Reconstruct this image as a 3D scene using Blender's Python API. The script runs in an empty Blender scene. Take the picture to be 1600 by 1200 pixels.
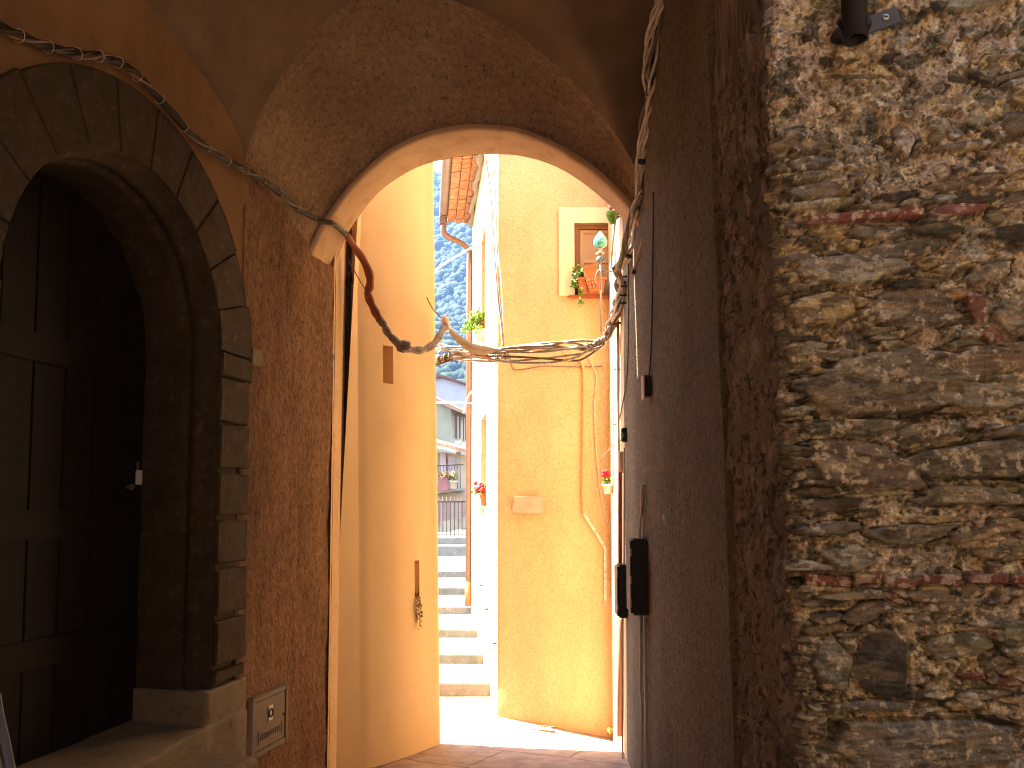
import bpy, bmesh, math, random
import numpy as np
from mathutils import Vector, Matrix, noise as mnoise

R = math.radians
sc = bpy.context.scene
col = sc.collection
random.seed(7)

# ------------------------------------------------------------------ camera
F = 1350.0                       # focal length in photo pixels (1600 wide)
PITCH = R(4.0)
CY = 790.0 - math.tan(PITCH) * F  # principal row (lens shift), horizon at row 790
cam_d = bpy.data.cameras.new('camera')
cam = bpy.data.objects.new('camera', cam_d)
col.objects.link(cam)
cam.location = (0, 0, 0)
cam.rotation_euler = (R(90) + PITCH, 0, 0)
cam_d.sensor_fit = 'HORIZONTAL'
cam_d.sensor_width = 36.0
cam_d.lens = 36.0 * F / 1600.0
cam_d.shift_y = (CY - 600.0) / 1600.0
cam_d.clip_start = 0.05
cam_d.clip_end = 5000.0
sc.camera = cam

# ------------------------------------------------------------------ light
SUN_AZ = (-0.985, 0.17)           # horizontal direction towards the sun
SUN_EL = R(52)
w = bpy.data.worlds.new('World')
sc.world = w
w.use_nodes = True
nt = w.node_tree
sky = nt.nodes.new('ShaderNodeTexSky')
sky.sky_type = 'NISHITA'
sky.sun_disc = False
sky.sun_elevation = SUN_EL
sky.sun_rotation = math.atan2(SUN_AZ[0], SUN_AZ[1])
sky.air_density = 1.0
sky.dust_density = 1.5
bg = nt.nodes['Background']
nt.links.new(sky.outputs[0], bg.inputs['Color'])
bg.inputs['Strength'].default_value = 0.14
sun_d = bpy.data.lights.new('sun', 'SUN')
sun_d.energy = 5.0
sun_d.angle = R(0.53)
sun_d.color = (1.0, 0.93, 0.82)
sun = bpy.data.objects.new('sun', sun_d)
col.objects.link(sun)
sv = Vector((SUN_AZ[0], SUN_AZ[1], 0)).normalized() * math.cos(SUN_EL) + Vector((0, 0, math.sin(SUN_EL)))
sun.rotation_euler = sv.to_track_quat('Z', 'Y').to_euler()
sun.location = (-20, 5, 30)
sc.view_settings.view_transform = 'Standard'
sc.view_settings.look = 'None'
sc.view_settings.gamma = 1.0
sc.view_settings.exposure = 3.35
cy = sc.cycles
cy.max_bounces = 12
cy.diffuse_bounces = 8
cy.glossy_bounces = 3
cy.transmission_bounces = 3
cy.volume_bounces = 0
cy.pixel_filter_type = 'BLACKMAN_HARRIS'
cy.filter_width = 1.05
cy.caustics_reflective = False
cy.caustics_refractive = False

# ------------------------------------------------------------------ rays
cp, sp = math.cos(PITCH), math.sin(PITCH)
def ray(px, py):
    xc, yc = (px - 800.0) / F, (CY - py) / F
    return Vector((xc, cp - yc * sp, sp + yc * cp))
def at(px, py, d):
    r = ray(px, py)
    return r * (d / r.y)
def onp(px, py, p0, n):
    r = ray(px, py)
    p0, n = Vector(p0), Vector(n)
    return r * (p0.dot(n) / r.dot(n))
def zat(py, d):
    return at(800, py, d).z

# ------------------------------------------------------------------ numpy noise
_rng = np.random.RandomState(11)
_perm = _rng.rand(512, 512)
def vnoise(x, y, s=0):
    x = np.asarray(x, float) + 37.7 * s + 1000; y = np.asarray(y, float) + 91.3 * s + 1000
    xi, yi = np.floor(x).astype(int), np.floor(y).astype(int)
    fx, fy = x - xi, y - yi
    fx, fy = fx * fx * (3 - 2 * fx), fy * fy * (3 - 2 * fy)
    g = lambda a, b: _perm[a % 512, b % 512]
    return (g(xi, yi) * (1 - fx) * (1 - fy) + g(xi + 1, yi) * fx * (1 - fy)
            + g(xi, yi + 1) * (1 - fx) * fy + g(xi + 1, yi + 1) * fx * fy) * 2 - 1
def fbm(x, y, s=0, o=4, gain=0.5):
    t, a, n = 0, 1.0, 0
    for k in range(o):
        t = t + a * vnoise(x * 2 ** k, y * 2 ** k, s + k * 3); n += a; a *= gain
    return t / n

# ------------------------------------------------------------------ object helpers
LOC = {}
def tag(o, label=None, cat=None, group=None, kind=None):
    if label: o['label'] = label
    if cat: o['category'] = cat
    if group: o['group'] = group
    if kind: o['kind'] = kind
    return o
def thing(name, label, cat, loc, group=None):
    o = bpy.data.objects.new(name, None)
    o.empty_display_size = 0.1
    o.location = loc
    col.objects.link(o)
    LOC[o.name] = Vector(loc)
    return tag(o, label, cat, group)
class MB:
    def __init__(s):
        s.v, s.f, s.sm = [], [], []
    def add(s, vs, fs, smooth=False):
        b = len(s.v)
        s.v += [tuple(p) for p in vs]
        for f in fs:
            s.f.append(tuple(i + b for i in f)); s.sm.append(smooth)
        return s
    def quad(s, *p):
        return s.add(p, [tuple(range(len(p)))])
    def box(s, c, size, rot=None, bev=0.0):
        hx, hy, hz = size[0] / 2, size[1] / 2, size[2] / 2
        c = Vector(c)
        M = rot if rot is not None else Matrix.Identity(3)
        if bev <= 0:
            vs = [c + M @ Vector((x * hx, y * hy, z * hz)) for x in (-1, 1) for y in (-1, 1) for z in (-1, 1)]
            return s.add(vs, [(0, 1, 3, 2), (4, 6, 7, 5), (0, 4, 5, 1), (2, 3, 7, 6), (0, 2, 6, 4), (1, 5, 7, 3)])
        bm = bmesh.new()
        bmesh.ops.create_cube(bm, size=1)
        for v in bm.verts:
            v.co = Vector((v.co.x * size[0], v.co.y * size[1], v.co.z * size[2]))
        bmesh.ops.bevel(bm, geom=bm.edges[:], offset=bev, segments=2, affect='EDGES')
        return s.bm(bm, c, M)
    def bm(s, bm, c=Vector((0, 0, 0)), M=Matrix.Identity(3), smooth=False):
        bm.verts.index_update()
        s.add([c + M @ v.co for v in bm.verts], [tuple(v.index for v in f.verts) for f in bm.faces], smooth)
        bm.free()
        return s
    def tube(s, path, r, n=8, cap=True, smooth=True):
        path = [Vector(p) for p in path]
        k = len(path)
        rs = r if isinstance(r, (list, tuple)) else [r] * k
        t0 = (path[1] - path[0]).normalized()
        up = Vector((0, 0, 1)) if abs(t0.z) < 0.9 else Vector((1, 0, 0))
        nx = t0.cross(up).normalized()
        vs, fs = [], []
        for i in range(k):
            t = (path[min(i + 1, k - 1)] - path[max(i - 1, 0)]).normalized()
            nx = (nx - t * nx.dot(t))
            nx = nx.normalized() if nx.length > 1e-6 else t.orthogonal().normalized()
            ny = t.cross(nx)
            for j in range(n):
                a = 2 * math.pi * j / n
                vs.append(path[i] + (nx * math.cos(a) + ny * math.sin(a)) * rs[i])
        for i in range(k - 1):
            for j in range(n):
                fs.append((i * n + j, i * n + (j + 1) % n, (i + 1) * n + (j + 1) % n, (i + 1) * n + j))
        s.add(vs, fs, smooth)
        if cap:
            b = len(s.v) - k * n
            s.f.append(tuple(b + j for j in reversed(range(n)))); s.sm.append(False)
            s.f.append(tuple(b + (k - 1) * n + j for j in range(n))); s.sm.append(False)
        return s
    def lathe(s, c, prof, n=20, axis=Vector((0, 0, 1)), smooth=True):
        c = Vector(c); axis = Vector(axis).normalized()
        ex = axis.orthogonal().normalized(); ey = axis.cross(ex)
        vs, fs = [], []
        for (r, h) in prof:
            for j in range(n):
                a = 2 * math.pi * j / n
                vs.append(c + axis * h + (ex * math.cos(a) + ey * math.sin(a)) * r)
        for i in range(len(prof) - 1):
            for j in range(n):
                fs.append((i * n + j, i * n + (j + 1) % n, (i + 1) * n + (j + 1) % n, (i + 1) * n + j))
        fs.append(tuple(reversed(range(n))))
        fs.append(tuple((len(prof) - 1) * n + j for j in range(n)))
        return s.add(vs, fs, smooth)
    def grid(s, rows, smooth=True, skip=None):
        m, n = len(rows), len(rows[0])
        vs = [p for r in rows for p in r]
        fs = [(i * n + j, i * n + j + 1, (i + 1) * n + j + 1, (i + 1) * n + j)
              for i in range(m - 1) for j in range(n - 1) if not (skip and skip(i, j))]
        return s.add(vs, fs, smooth)
    def prism(s, poly, d):
        """extrude polygon (list of 3-D points) by vector d"""
        poly = [Vector(p) for p in poly]; d = Vector(d); n = len(poly)
        vs = poly + [p + d for p in poly]
        fs = [tuple(range(n)), tuple(reversed(range(n, 2 * n)))]
        fs += [(i, i + n, (i + 1) % n + n, (i + 1) % n) for i in range(n)]
        return s.add(vs, fs)
    def blob(s, c, r, seed=0, sub=1, amp=0.25, M=Matrix.Identity(3)):
        bm = bmesh.new()
        bmesh.ops.create_icosphere(bm, subdivisions=sub, radius=1)
        rr = Vector(r) if not isinstance(r, (int, float)) else Vector((r, r, r))
        for v in bm.verts:
            k = 1 + amp * mnoise.noise(v.co * 1.7 + Vector((seed * 3.1, seed * 1.7, 0)))
            v.co = Vector((v.co.x * rr.x, v.co.y * rr.y, v.co.z * rr.z)) * k
        return s.bm(bm, Vector(c), M, True)
    def build(s, name, mat, parent=None):
        off = Vector((0, 0, 0))
        p = parent
        while p is not None:
            off += p.location; p = p.parent
        me = bpy.data.meshes.new(name)
        me.from_pydata([(v[0] - off.x, v[1] - off.y, v[2] - off.z) for v in s.v], [], s.f)
        me.polygons.foreach_set('use_smooth', s.sm)
        me.update()
        bm = bmesh.new(); bm.from_mesh(me)
        bmesh.ops.recalc_face_normals(bm, faces=bm.faces[:])
        bm.to_mesh(me); bm.free()
        me.materials.append(mat)
        o = bpy.data.objects.new(name, me)
        col.objects.link(o)
        if parent is not None: o.parent = parent
        return o
def smoothpath(pts, n=6):
    """Catmull-Rom through 3-D points"""
    P = [Vector(p) for p in pts]
    P = [P[0] * 2 - P[1]] + P + [P[-1] * 2 - P[-2]]
    out = []
    for i in range(1, len(P) - 2):
        a, b, c, d = P[i - 1], P[i], P[i + 1], P[i + 2]
        for k in range(n):
            t = k / n
            out.append(0.5 * ((2 * b) + (c - a) * t + (2 * a - 5 * b + 4 * c - d) * t * t + (3 * b - a - 3 * c + d) * t ** 3))
    out.append(P[-2])
    return out
def resample(pts, n):
    P = [Vector(p) for p in pts]
    L = [0]
    for a, b in zip(P, P[1:]): L.append(L[-1] + (b - a).length)
    out = []
    for k in range(n):
        t = L[-1] * k / (n - 1)
        i = 0
        while i < len(L) - 2 and L[i + 1] < t: i += 1
        q = (t - L[i]) / max(1e-9, L[i + 1] - L[i])
        out.append(P[i].lerp(P[i + 1], min(1, max(0, q))))
    return out
def rotz(a): return Matrix.Rotation(a, 3, 'Z')

# ------------------------------------------------------------------ materials
def mat(name, c1, c2=None, scale=3.0, rough=0.85, bump=0.0, bscale=60.0, c3=None, s3=12.0, t3=0.62,
        stretch=(1, 1, 1), metal=0.0, bdetail=6.0, contrast=0.5, w3=0.12, bdist=0.01, spec=None, bump2=0.0, b2scale=8.0, patch=0.0, pscale=1.3, pst=(1, 1, .45)):
    m = bpy.data.materials.new(name)
    m.use_nodes = True
    N, L = m.node_tree.nodes, m.node_tree.links
    b = N['Principled BSDF']
    b.inputs['Roughness'].default_value = rough
    b.inputs['Metallic'].default_value = metal
    b.inputs['Specular IOR Level'].default_value = 0.25 if spec is None else spec
    tc = N.new('ShaderNodeTexCoord')
    mp = N.new('ShaderNodeMapping')
    mp.inputs['Scale'].default_value = stretch
    L.new(tc.outputs['Object'], mp.inputs[0])
    if c2 is None: c2 = tuple(x * 0.75 for x in c1)
    n1 = N.new('ShaderNodeTexNoise')
    n1.inputs['Scale'].default_value = scale
    n1.inputs['Detail'].default_value = 8
    n1.inputs['Roughness'].default_value = 0.62
    L.new(mp.outputs[0], n1.inputs['Vector'])
    rp = N.new('ShaderNodeValToRGB')
    rp.color_ramp.elements[0].position = 0.5 - contrast * 0.35
    rp.color_ramp.elements[1].position = 0.5 + contrast * 0.35
    rp.color_ramp.elements[0].color = (*c2, 1)
    rp.color_ramp.elements[1].color = (*c1, 1)
    L.new(n1.outputs['Fac'], rp.inputs[0])
    out = rp.outputs[0]
    if c3 is not None:
        n3 = N.new('ShaderNodeTexNoise')
        n3.inputs['Scale'].default_value = s3
        n3.inputs['Detail'].default_value = 6
        n3.inputs['Roughness'].default_value = 0.7
        L.new(mp.outputs[0], n3.inputs['Vector'])
        r3 = N.new('ShaderNodeValToRGB')
        r3.color_ramp.elements[0].position = t3 - w3 / 2
        r3.color_ramp.elements[1].position = t3 + w3 / 2
        r3.color_ramp.elements[0].color = (0, 0, 0, 1)
        r3.color_ramp.elements[1].color = (1, 1, 1, 1)
        L.new(n3.outputs['Fac'], r3.inputs[0])
        mx = N.new('ShaderNodeMix')
        mx.data_type = 'RGBA'
        L.new(r3.outputs[0], mx.inputs['Factor'])
        L.new(out, mx.inputs['A'])
        mx.inputs['B'].default_value = (*c3, 1)
        out = mx.outputs['Result']
    if patch > 0:
        m4 = N.new('ShaderNodeMapping'); m4.inputs['Scale'].default_value = pst
        L.new(tc.outputs['Object'], m4.inputs[0])
        n4 = N.new('ShaderNodeTexNoise'); n4.inputs['Scale'].default_value = pscale; n4.inputs['Detail'].default_value = 5; n4.inputs['Roughness'].default_value = .6
        L.new(m4.outputs[0], n4.inputs['Vector'])
        r4 = N.new('ShaderNodeValToRGB'); r4.color_ramp.elements[0].position = .34; r4.color_ramp.elements[1].position = .62
        k_ = 1 - patch; r4.color_ramp.elements[0].color = (k_, k_ * .97, k_ * .94, 1); r4.color_ramp.elements[1].color = (1, 1, 1, 1)
        L.new(n4.outputs['Fac'], r4.inputs[0])
        x4 = N.new('ShaderNodeMix'); x4.data_type = 'RGBA'; x4.blend_type = 'MULTIPLY'; x4.inputs['Factor'].default_value = 1
        L.new(out, x4.inputs['A']); L.new(r4.outputs[0], x4.inputs['B']); out = x4.outputs['Result']
    L.new(out, b.inputs['Base Color'])
    prev = None
    for (st, bs, dist) in ((bump2, b2scale, 0.03), (bump, bscale, bdist)):
        if st > 0:
            n2 = N.new('ShaderNodeTexNoise')
            n2.inputs['Scale'].default_value = bs
            n2.inputs['Detail'].default_value = bdetail
            n2.inputs['Roughness'].default_value = 0.6
            L.new(mp.outputs[0], n2.inputs['Vector'])
            bp = N.new('ShaderNodeBump')
            bp.inputs['Strength'].default_value = st
            bp.inputs['Distance'].default_value = dist
            L.new(n2.outputs['Fac'], bp.inputs['Height'])
            if prev is not None: L.new(prev, bp.inputs['Normal'])
            prev = bp.outputs[0]
    if prev is not None: L.new(prev, b.inputs['Normal'])
    return m

M = {}
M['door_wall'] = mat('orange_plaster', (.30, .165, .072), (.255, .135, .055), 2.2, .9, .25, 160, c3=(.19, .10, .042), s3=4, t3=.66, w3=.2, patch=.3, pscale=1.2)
M['rough'] = mat('rough_stucco', (.45, .305, .185), (.27, .17, .098), 28, .95, 1.0, 46, c3=(.085, .05, .028), s3=42, t3=.62, w3=.10, bdist=.03, bump2=.6, b2scale=9, patch=.3, pscale=1.5, pst=(1, 1, 1))  # dark specks put the shade of stucco pits into the colour
M['rough_side'] = mat('rough_stucco_wall', (.36, .20, .105), (.20, .10, .046), 28, .95, 1.0, 42, c3=(.075, .036, .018), s3=42, t3=.62, w3=.10, bdist=.025, stretch=(1, 1, .75), bump2=.5, b2scale=9, patch=.4, pscale=1.8)  # pit shade painted in as dark specks here too
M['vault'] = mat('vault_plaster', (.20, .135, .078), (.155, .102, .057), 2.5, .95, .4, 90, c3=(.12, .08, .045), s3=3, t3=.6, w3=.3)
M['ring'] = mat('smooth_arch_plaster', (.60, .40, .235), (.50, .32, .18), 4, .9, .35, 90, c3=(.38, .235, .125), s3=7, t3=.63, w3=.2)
M['right_wall'] = mat('brown_plaster', (.275, .212, .128), (.17, .128, .075), 20, .95, 1.0, 50, c3=(.055, .037, .022), s3=44, t3=.585, w3=.07, bdist=.02, patch=.35)  # dark specks in the colour stand in for shaded plaster pits
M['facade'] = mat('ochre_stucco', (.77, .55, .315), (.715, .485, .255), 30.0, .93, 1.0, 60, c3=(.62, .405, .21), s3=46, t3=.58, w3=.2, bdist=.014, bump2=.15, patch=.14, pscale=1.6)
M['yellow'] = mat('smooth_ochre_plaster', (.80, .58, .31), (.78, .55, .28), 1.3, .9, .12, 120, c3=(.75, .51, .27), s3=2.2, t3=.62, w3=.3, patch=.10, pst=(1, 1, .25))
M['white_wall'] = mat('cream_plaster', (.80, .64, .38), (.76, .58, .33), 2, .9, .4, 80)
M['cream'] = mat('cream_surround', (.86, .69, .43), (.82, .65, .39), 3, .9, .1, 90)
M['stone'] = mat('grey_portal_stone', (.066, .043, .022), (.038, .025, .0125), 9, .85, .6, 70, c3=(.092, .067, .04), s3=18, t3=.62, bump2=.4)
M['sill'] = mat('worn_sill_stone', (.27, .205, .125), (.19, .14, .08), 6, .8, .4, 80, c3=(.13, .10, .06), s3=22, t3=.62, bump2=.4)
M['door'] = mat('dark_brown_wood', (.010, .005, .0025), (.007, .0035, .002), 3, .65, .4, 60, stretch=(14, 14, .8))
M['black_metal'] = mat('black_metal', (.025, .02, .016), (.015, .012, .01), 8, .55, .2, 120, spec=.4)
M['brown_metal'] = mat('brown_painted_metal', (.20, .10, .065), (.15, .075, .05), 6, .5, spec=.4)
M['grey_metal'] = mat('dull_grey_metal', (.13, .115, .095), (.075, .065, .055), 30, .6, .3, 150, c3=(.16, .07, .035), s3=20, t3=.64, spec=.4)
M['screw'] = mat('bright_screw', (.75, .74, .68), (.6, .58, .5), 60, .35, metal=.6)
M['cable'] = mat('grey_cable', (.78, .67, .53), (.50, .40, .29), 30, .6, .3, 150)
M['cable_light'] = mat('pale_cable', (.82, .74, .62), (.58, .48, .36), 26, .6, .3, 150, c3=(.20, .13, .08), s3=30, t3=.62)
M['cable_dark'] = mat('dark_cable', (.05, .032, .02), (.03, .02, .012), 30, .6)
M['cable_mid'] = mat('brown_cable', (.26, .18, .12), (.15, .10, .065), 30, .6)
M['sleeve'] = mat('red_brown_sleeve', (.34, .10, .045), (.22, .06, .028), 9, .6, .3, 60)
M['tape'] = mat('grey_tape', (.36, .29, .22), (.17, .13, .10), 40, .7, .6, 80, c3=(.08, .06, .05), s3=45, t3=.6)
M['strap'] = mat('beige_strap', (.84, .70, .50), (.76, .60, .42), 12, .85, .4, 120)
M['red'] = mat('red_tape', (.55, .10, .05), (.45, .08, .04), 20, .7)
M['tile'] = mat('terracotta_tile', (.44, .20, .10), (.32, .13, .06), 14, .85, .3, 60, c3=(.52, .30, .17), s3=10, t3=.6)
M['terracotta'] = mat('terracotta_pot', (.42, .135, .055), (.34, .105, .042), 14, .85, .3, 80)
M['gutter'] = mat('grey_brown_gutter', (.24, .16, .12), (.19, .125, .09), 6, .5, spec=.4)
M['mortar'] = mat('grey_eave_mortar', (.38, .33, .26), (.26, .21, .16), 20, .9, .8, 40)
M['shutter'] = mat('tan_shutter', (.44, .30, .17), (.40, .265, .145), 3, .7, .1, 60, stretch=(6, 6, 1))
M['frame_wood'] = mat('brown_window_frame', (.25, .115, .055), (.20, .09, .042), 4, .65, stretch=(6, 6, 1))
M['leaf'] = mat('plant_leaf', (.12, .22, .035), (.07, .14, .025), 30, .6, c3=(.20, .30, .05), s3=40, t3=.58)
M['leaf_bright'] = mat('bright_leaf', (.20, .34, .04), (.12, .24, .03), 30, .6)
M['dry'] = mat('dry_weed', (.34, .20, .07), (.22, .13, .045), 40, .8)
M['petal_red'] = mat('red_petals', (.60, .02, .03), (.45, .012, .02), 40, .6)
M['petal_pink'] = mat('pink_petals', (.75, .14, .42), (.62, .10, .34), 40, .6)
M['teal'] = mat('teal_glaze', (.06, .33, .28), (.035, .24, .21), 40, .3, c3=(.20, .48, .40), s3=60, t3=.56, spec=.5)
M['plaque'] = mat('grey_stone_plaque', (.50, .45, .34), (.42, .375, .28), 9, .7, .2, 90)
M['white_plastic'] = mat('white_plastic', (.72, .68, .62), (.66, .62, .55), 10, .5)
M['conduit'] = mat('pale_conduit', (.62, .46, .33), (.55, .40, .28), 10, .6)
M['conduit_ochre'] = mat('ochre_painted_conduit', (.64, .40, .17), (.58, .35, .14), 10, .7)
M['brown_plastic'] = mat('brown_conduit', (.30, .13, .06), (.24, .10, .05), 8, .6)
M['hatch'] = mat('painted_hatch_metal', (.20, .145, .10), (.16, .11, .078), 6, .6, .2, 90, c3=(.19, .12, .08), s3=9, t3=.63, spec=.3)
M['ink'] = mat('dark_ink', (.06, .042, .03), (.05, .035, .025), 10, .7)
M['step'] = mat('stair_stone', (.205, .195, .172), (.15, .142, .122), 6, .9, .5, 50, c3=(.26, .24, .205), s3=9, t3=.6)
M['paving'] = None
M['grey_plaster'] = mat('lilac_grey_plaster', (.40, .35, .35), (.35, .30, .305), 1.2, .9, .2, 20)
M['olive_plaster'] = mat('weathered_grey_render', (.34, .295, .205), (.25, .215, .15), .9, .95, .4, 8, c3=(.52, .48, .40), s3=.9, t3=.66, w3=.05)
M['pink_plaster'] = mat('pink_beige_render', (.62, .45, .31), (.50, .34, .225), 1.2, .95, .3, 10)
M['brown_wood'] = mat('weathered_planks', (.30, .22, .165), (.15, .11, .085), 1.6, .85, .3, 30, stretch=(7, 7, .3), c3=(.24, .12, .085), s3=3, t3=.56)
M['dark_glass'] = mat('dark_opening', (.10, .065, .04), (.07, .045, .03), 3, .4)
M['fence'] = mat('rusty_iron', (.10, .055, .04), (.07, .04, .03), 6, .7)
M['rubble_low'] = mat('low_wall_stone', (.30, .25, .18), (.20, .165, .115), 3, .9, .6, 14)
M['forest'] = mat('forest_crowns', (.018, .032, .012), (.008, .017, .007), .12, .9, c3=(.034, .046, .015), s3=.05, t3=.55, w3=.1)
M['hillside'] = mat('hillside_ground', (.016, .024, .01), (.01, .016, .007), .03, .95)
M['panel_pale'] = mat('pale_green_panel', (.22, .24, .15), (.16, .17, .10), 20, .4, spec=.5)
M['rubber'] = mat('black_rubber', (.03, .028, .034), (.02, .018, .022), 20, .45, spec=.5)
M['hidden'] = mat('plain_masonry', (.26, .20, .14), (.21, .16, .11), 2, .95, .4, 30)
HAZE = 0.00022
# ================================================================== GROUND
def smooth01(t): 
    t = np.clip(t, 0, 1); return t * t * (3 - 2 * t)
def ground_z(x, d):
    z = np.interp(d, [-8, 2.5, 4.5, 6.0, 7.0, 8.2, 9.2, 12], [-1.45, -1.45, -1.69, -1.885, -1.935, -1.95, -1.965, -2.0])
    return z - 0.20 * np.clip((np.asarray(x, float) + 0.15) / 1.05, 0, 1.6) * smooth01((np.asarray(d, float) - 6.9) / 1.3)

def paving_material():
    m = bpy.data.materials.new('stone_paving'); m.use_nodes = True
    N, L = m.node_tree.nodes, m.node_tree.links
    b = N['Principled BSDF']; b.inputs['Roughness'].default_value = .9
    tc = N.new('ShaderNodeTexCoord'); mp = N.new('ShaderNodeMapping')
    mp.inputs['Rotation'].default_value = (0, 0, R(28))
    L.new(tc.outputs['Object'], mp.inputs[0])
    br = N.new('ShaderNodeTexBrick')
    br.inputs['Scale'].default_value = 1.0
    br.inputs['Brick Width'].default_value = 1.1; br.inputs['Row Height'].default_value = .62
    br.inputs['Mortar Size'].default_value = .012; br.inputs['Mortar Smooth'].default_value = .3
    br.inputs['Color1'].default_value = (.36, .255, .19, 1); br.inputs['Color2'].default_value = (.31, .215, .16, 1)
    br.inputs['Mortar'].default_value = (.20, .14, .105, 1)
    n0 = N.new('ShaderNodeTexNoise'); n0.inputs['Scale'].default_value = 3; n0.inputs['Detail'].default_value = 5
    L.new(tc.outputs['Object'], n0.inputs['Vector'])
    ad = N.new('ShaderNodeVectorMath'); ad.operation = 'MULTIPLY_ADD'
    ad.inputs[1].default_value = (.08, .08, 0)
    L.new(n0.outputs['Color'], ad.inputs[0]); L.new(mp.outputs[0], ad.inputs[2])
    L.new(ad.outputs[0], br.inputs['Vector'])
    n1 = N.new('ShaderNodeTexNoise'); n1.inputs['Scale'].default_value = 9; n1.inputs['Detail'].default_value = 8
    L.new(tc.outputs['Object'], n1.inputs['Vector'])
    mx = N.new('ShaderNodeMix'); mx.data_type = 'RGBA'; mx.blend_type = 'MULTIPLY'; mx.inputs['Factor'].default_value = .7
    rp = N.new('ShaderNodeValToRGB'); rp.color_ramp.elements[0].color = (.55, .5, .48, 1); rp.color_ramp.elements[1].color = (1.15, 1.1, 1.05, 1)
    rp.color_ramp.elements[0].position = .3; rp.color_ramp.elements[1].position = .7
    L.new(n1.outputs['Fac'], rp.inputs[0]); L.new(br.outputs['Color'], mx.inputs['A']); L.new(rp.outputs[0], mx.inputs['B'])
    L.new(mx.outputs['Result'], b.inputs['Base Color'])
    bp = N.new('ShaderNodeBump'); bp.inputs['Strength'].default_value = .6; bp.inputs['Distance'].default_value = .02
    sm = N.new('ShaderNodeMath'); sm.operation = 'MULTIPLY_ADD'; sm.inputs[1].default_value = -1.2
    L.new(br.outputs['Fac'], sm.inputs[0]); L.new(n1.outputs['Fac'], sm.inputs[2])
    L.new(sm.outputs[0], bp.inputs['Height']); L.new(bp.outputs[0], b.inputs['Normal'])
    return m
M['paving'] = paving_material()
xs = np.concatenate([np.linspace(-14, -2.2, 8), np.linspace(-2, 2.2, 64), np.linspace(2.6, 14, 8)])
ds = np.concatenate([np.linspace(-9, 3, 14), np.linspace(3.1, 9.6, 100), np.linspace(10, 12, 5)])
rows = []
for d in ds:
    zz = ground_z(xs, d) + .012 * fbm(xs * 1.3, d * 1.3, 3) * (1 if d > 2 else 1)
    rows.append([(x, d, z) for x, z in zip(xs, zz)])
tag(MB().grid(rows).build('street', M['paving']), kind='structure')

# ================================================================== NEAR PASSAGE
PHI = R(12)
U = Vector((math.sin(PHI), math.cos(PHI), 0))      # along the left wall, away from camera
NW = Vector((math.cos(PHI), -math.sin(PHI), 0))    # its normal, towards the passage
WL0 = at(520, 790, 6.03); WL0.z = 0
def WL(s, z, off=0.0): return WL0 - U * s + NW * off + Vector((0, 0, z))
def WLpx(px, py, off=0.0):
    p = onp(px, py, WL0 + NW * off, NW)
    return (p - WL0).dot(-U), p.z
passage = thing('passage_building', 'old vaulted passage with an arch onto the sunny lane and a dark arched doorway', 'building', (-1.6, 4.6, -1.75))

s_r = WLpx(335, 700)[0]; s_l = WLpx(-8, 500)[0]
sC, HW = (s_r + s_l) / 2, (s_l - s_r) / 2
zTop = WLpx(150, 215)[1]
zSpr = zTop - HW
RW = s_r - WLpx(385, 640)[0]               # ring width
zSill = WLpx(325, 1133, .05)[1]
s_corner = s_r - RW
RO = HW + RW
def arcpt(r, a): return (sC - r * math.cos(a), zSpr + r * math.sin(a))   # a=0 at right side

# lunette over the door (meets the vault)
lun_px = [(383, 255), (360, 238), (332, 168), (280, 91), (224, 18)]
sL0, zL0 = WLpx(*lun_px[0])
def BL(s):       # height of the vault on the left wall
    t = np.clip((s - sL0) / 3.6, 0, 1)
    return zL0 - .02 + .47 * np.sqrt(np.clip(1 - (1 - 2 * t) ** 2, 0, 1)) 

# --- left wall with the door hole
b = MB()
topz = 3.4
NA = 40
arcs = [arcpt(RO - .03, math.pi * k / NA) for k in range(NA + 1)]
def wq(s0, z0, s1, z1):
    b.quad(WL(s0, z0), WL(s1, z0), WL(s1, z1), WL(s0, z1))
sr0, sl0 = sC - RO + .03, sC + RO - .03
wq(sl0, -1.9, 9.0, zSpr); wq(sl0, zSpr, 9.0, topz)
wq(sL0, -2.2, sr0, zSpr) if sr0 > sL0 + .01 else None
for k in range(NA):
    (s0, z0), (s1, z1) = arcs[k], arcs[k + 1]
    b.quad(WL(s0, z0), WL(s1, z1), WL(s1, topz), WL(s0, topz))
if sr0 > sL0 + .01: wq(sL0, zSpr, sr0, topz)
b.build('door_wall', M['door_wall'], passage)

# --- outer arc (vault edge) on a skew vertical plane
pL = WL(sL0, zL0)
XR = .835
pR = at(1004, 285, XR / (ray(1004, 285).x / ray(1004, 285).y))
pd = Vector((pR.x - pL.x, pR.y - pL.y, 0)).normalized(); pn = Vector((-pd.y, pd.x, 0))
OApx = [(383, 255), (388, 228), (399, 196), (412, 166), (427, 140), (447, 106), (469, 77), (500, 40), (540, 8), (585, -14), (630, -20), (680, -10), (715, 4), (760, 22),
        (800, 46), (842, 79), (880, 112), (915, 148), (945, 185), (968, 218), (985, 247), (996, 268), (1004, 285)]
OA = resample(smoothpath([onp(x, y, pL, pn) for x, y in OApx], 6), 65)
OA[0] = pL
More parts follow.
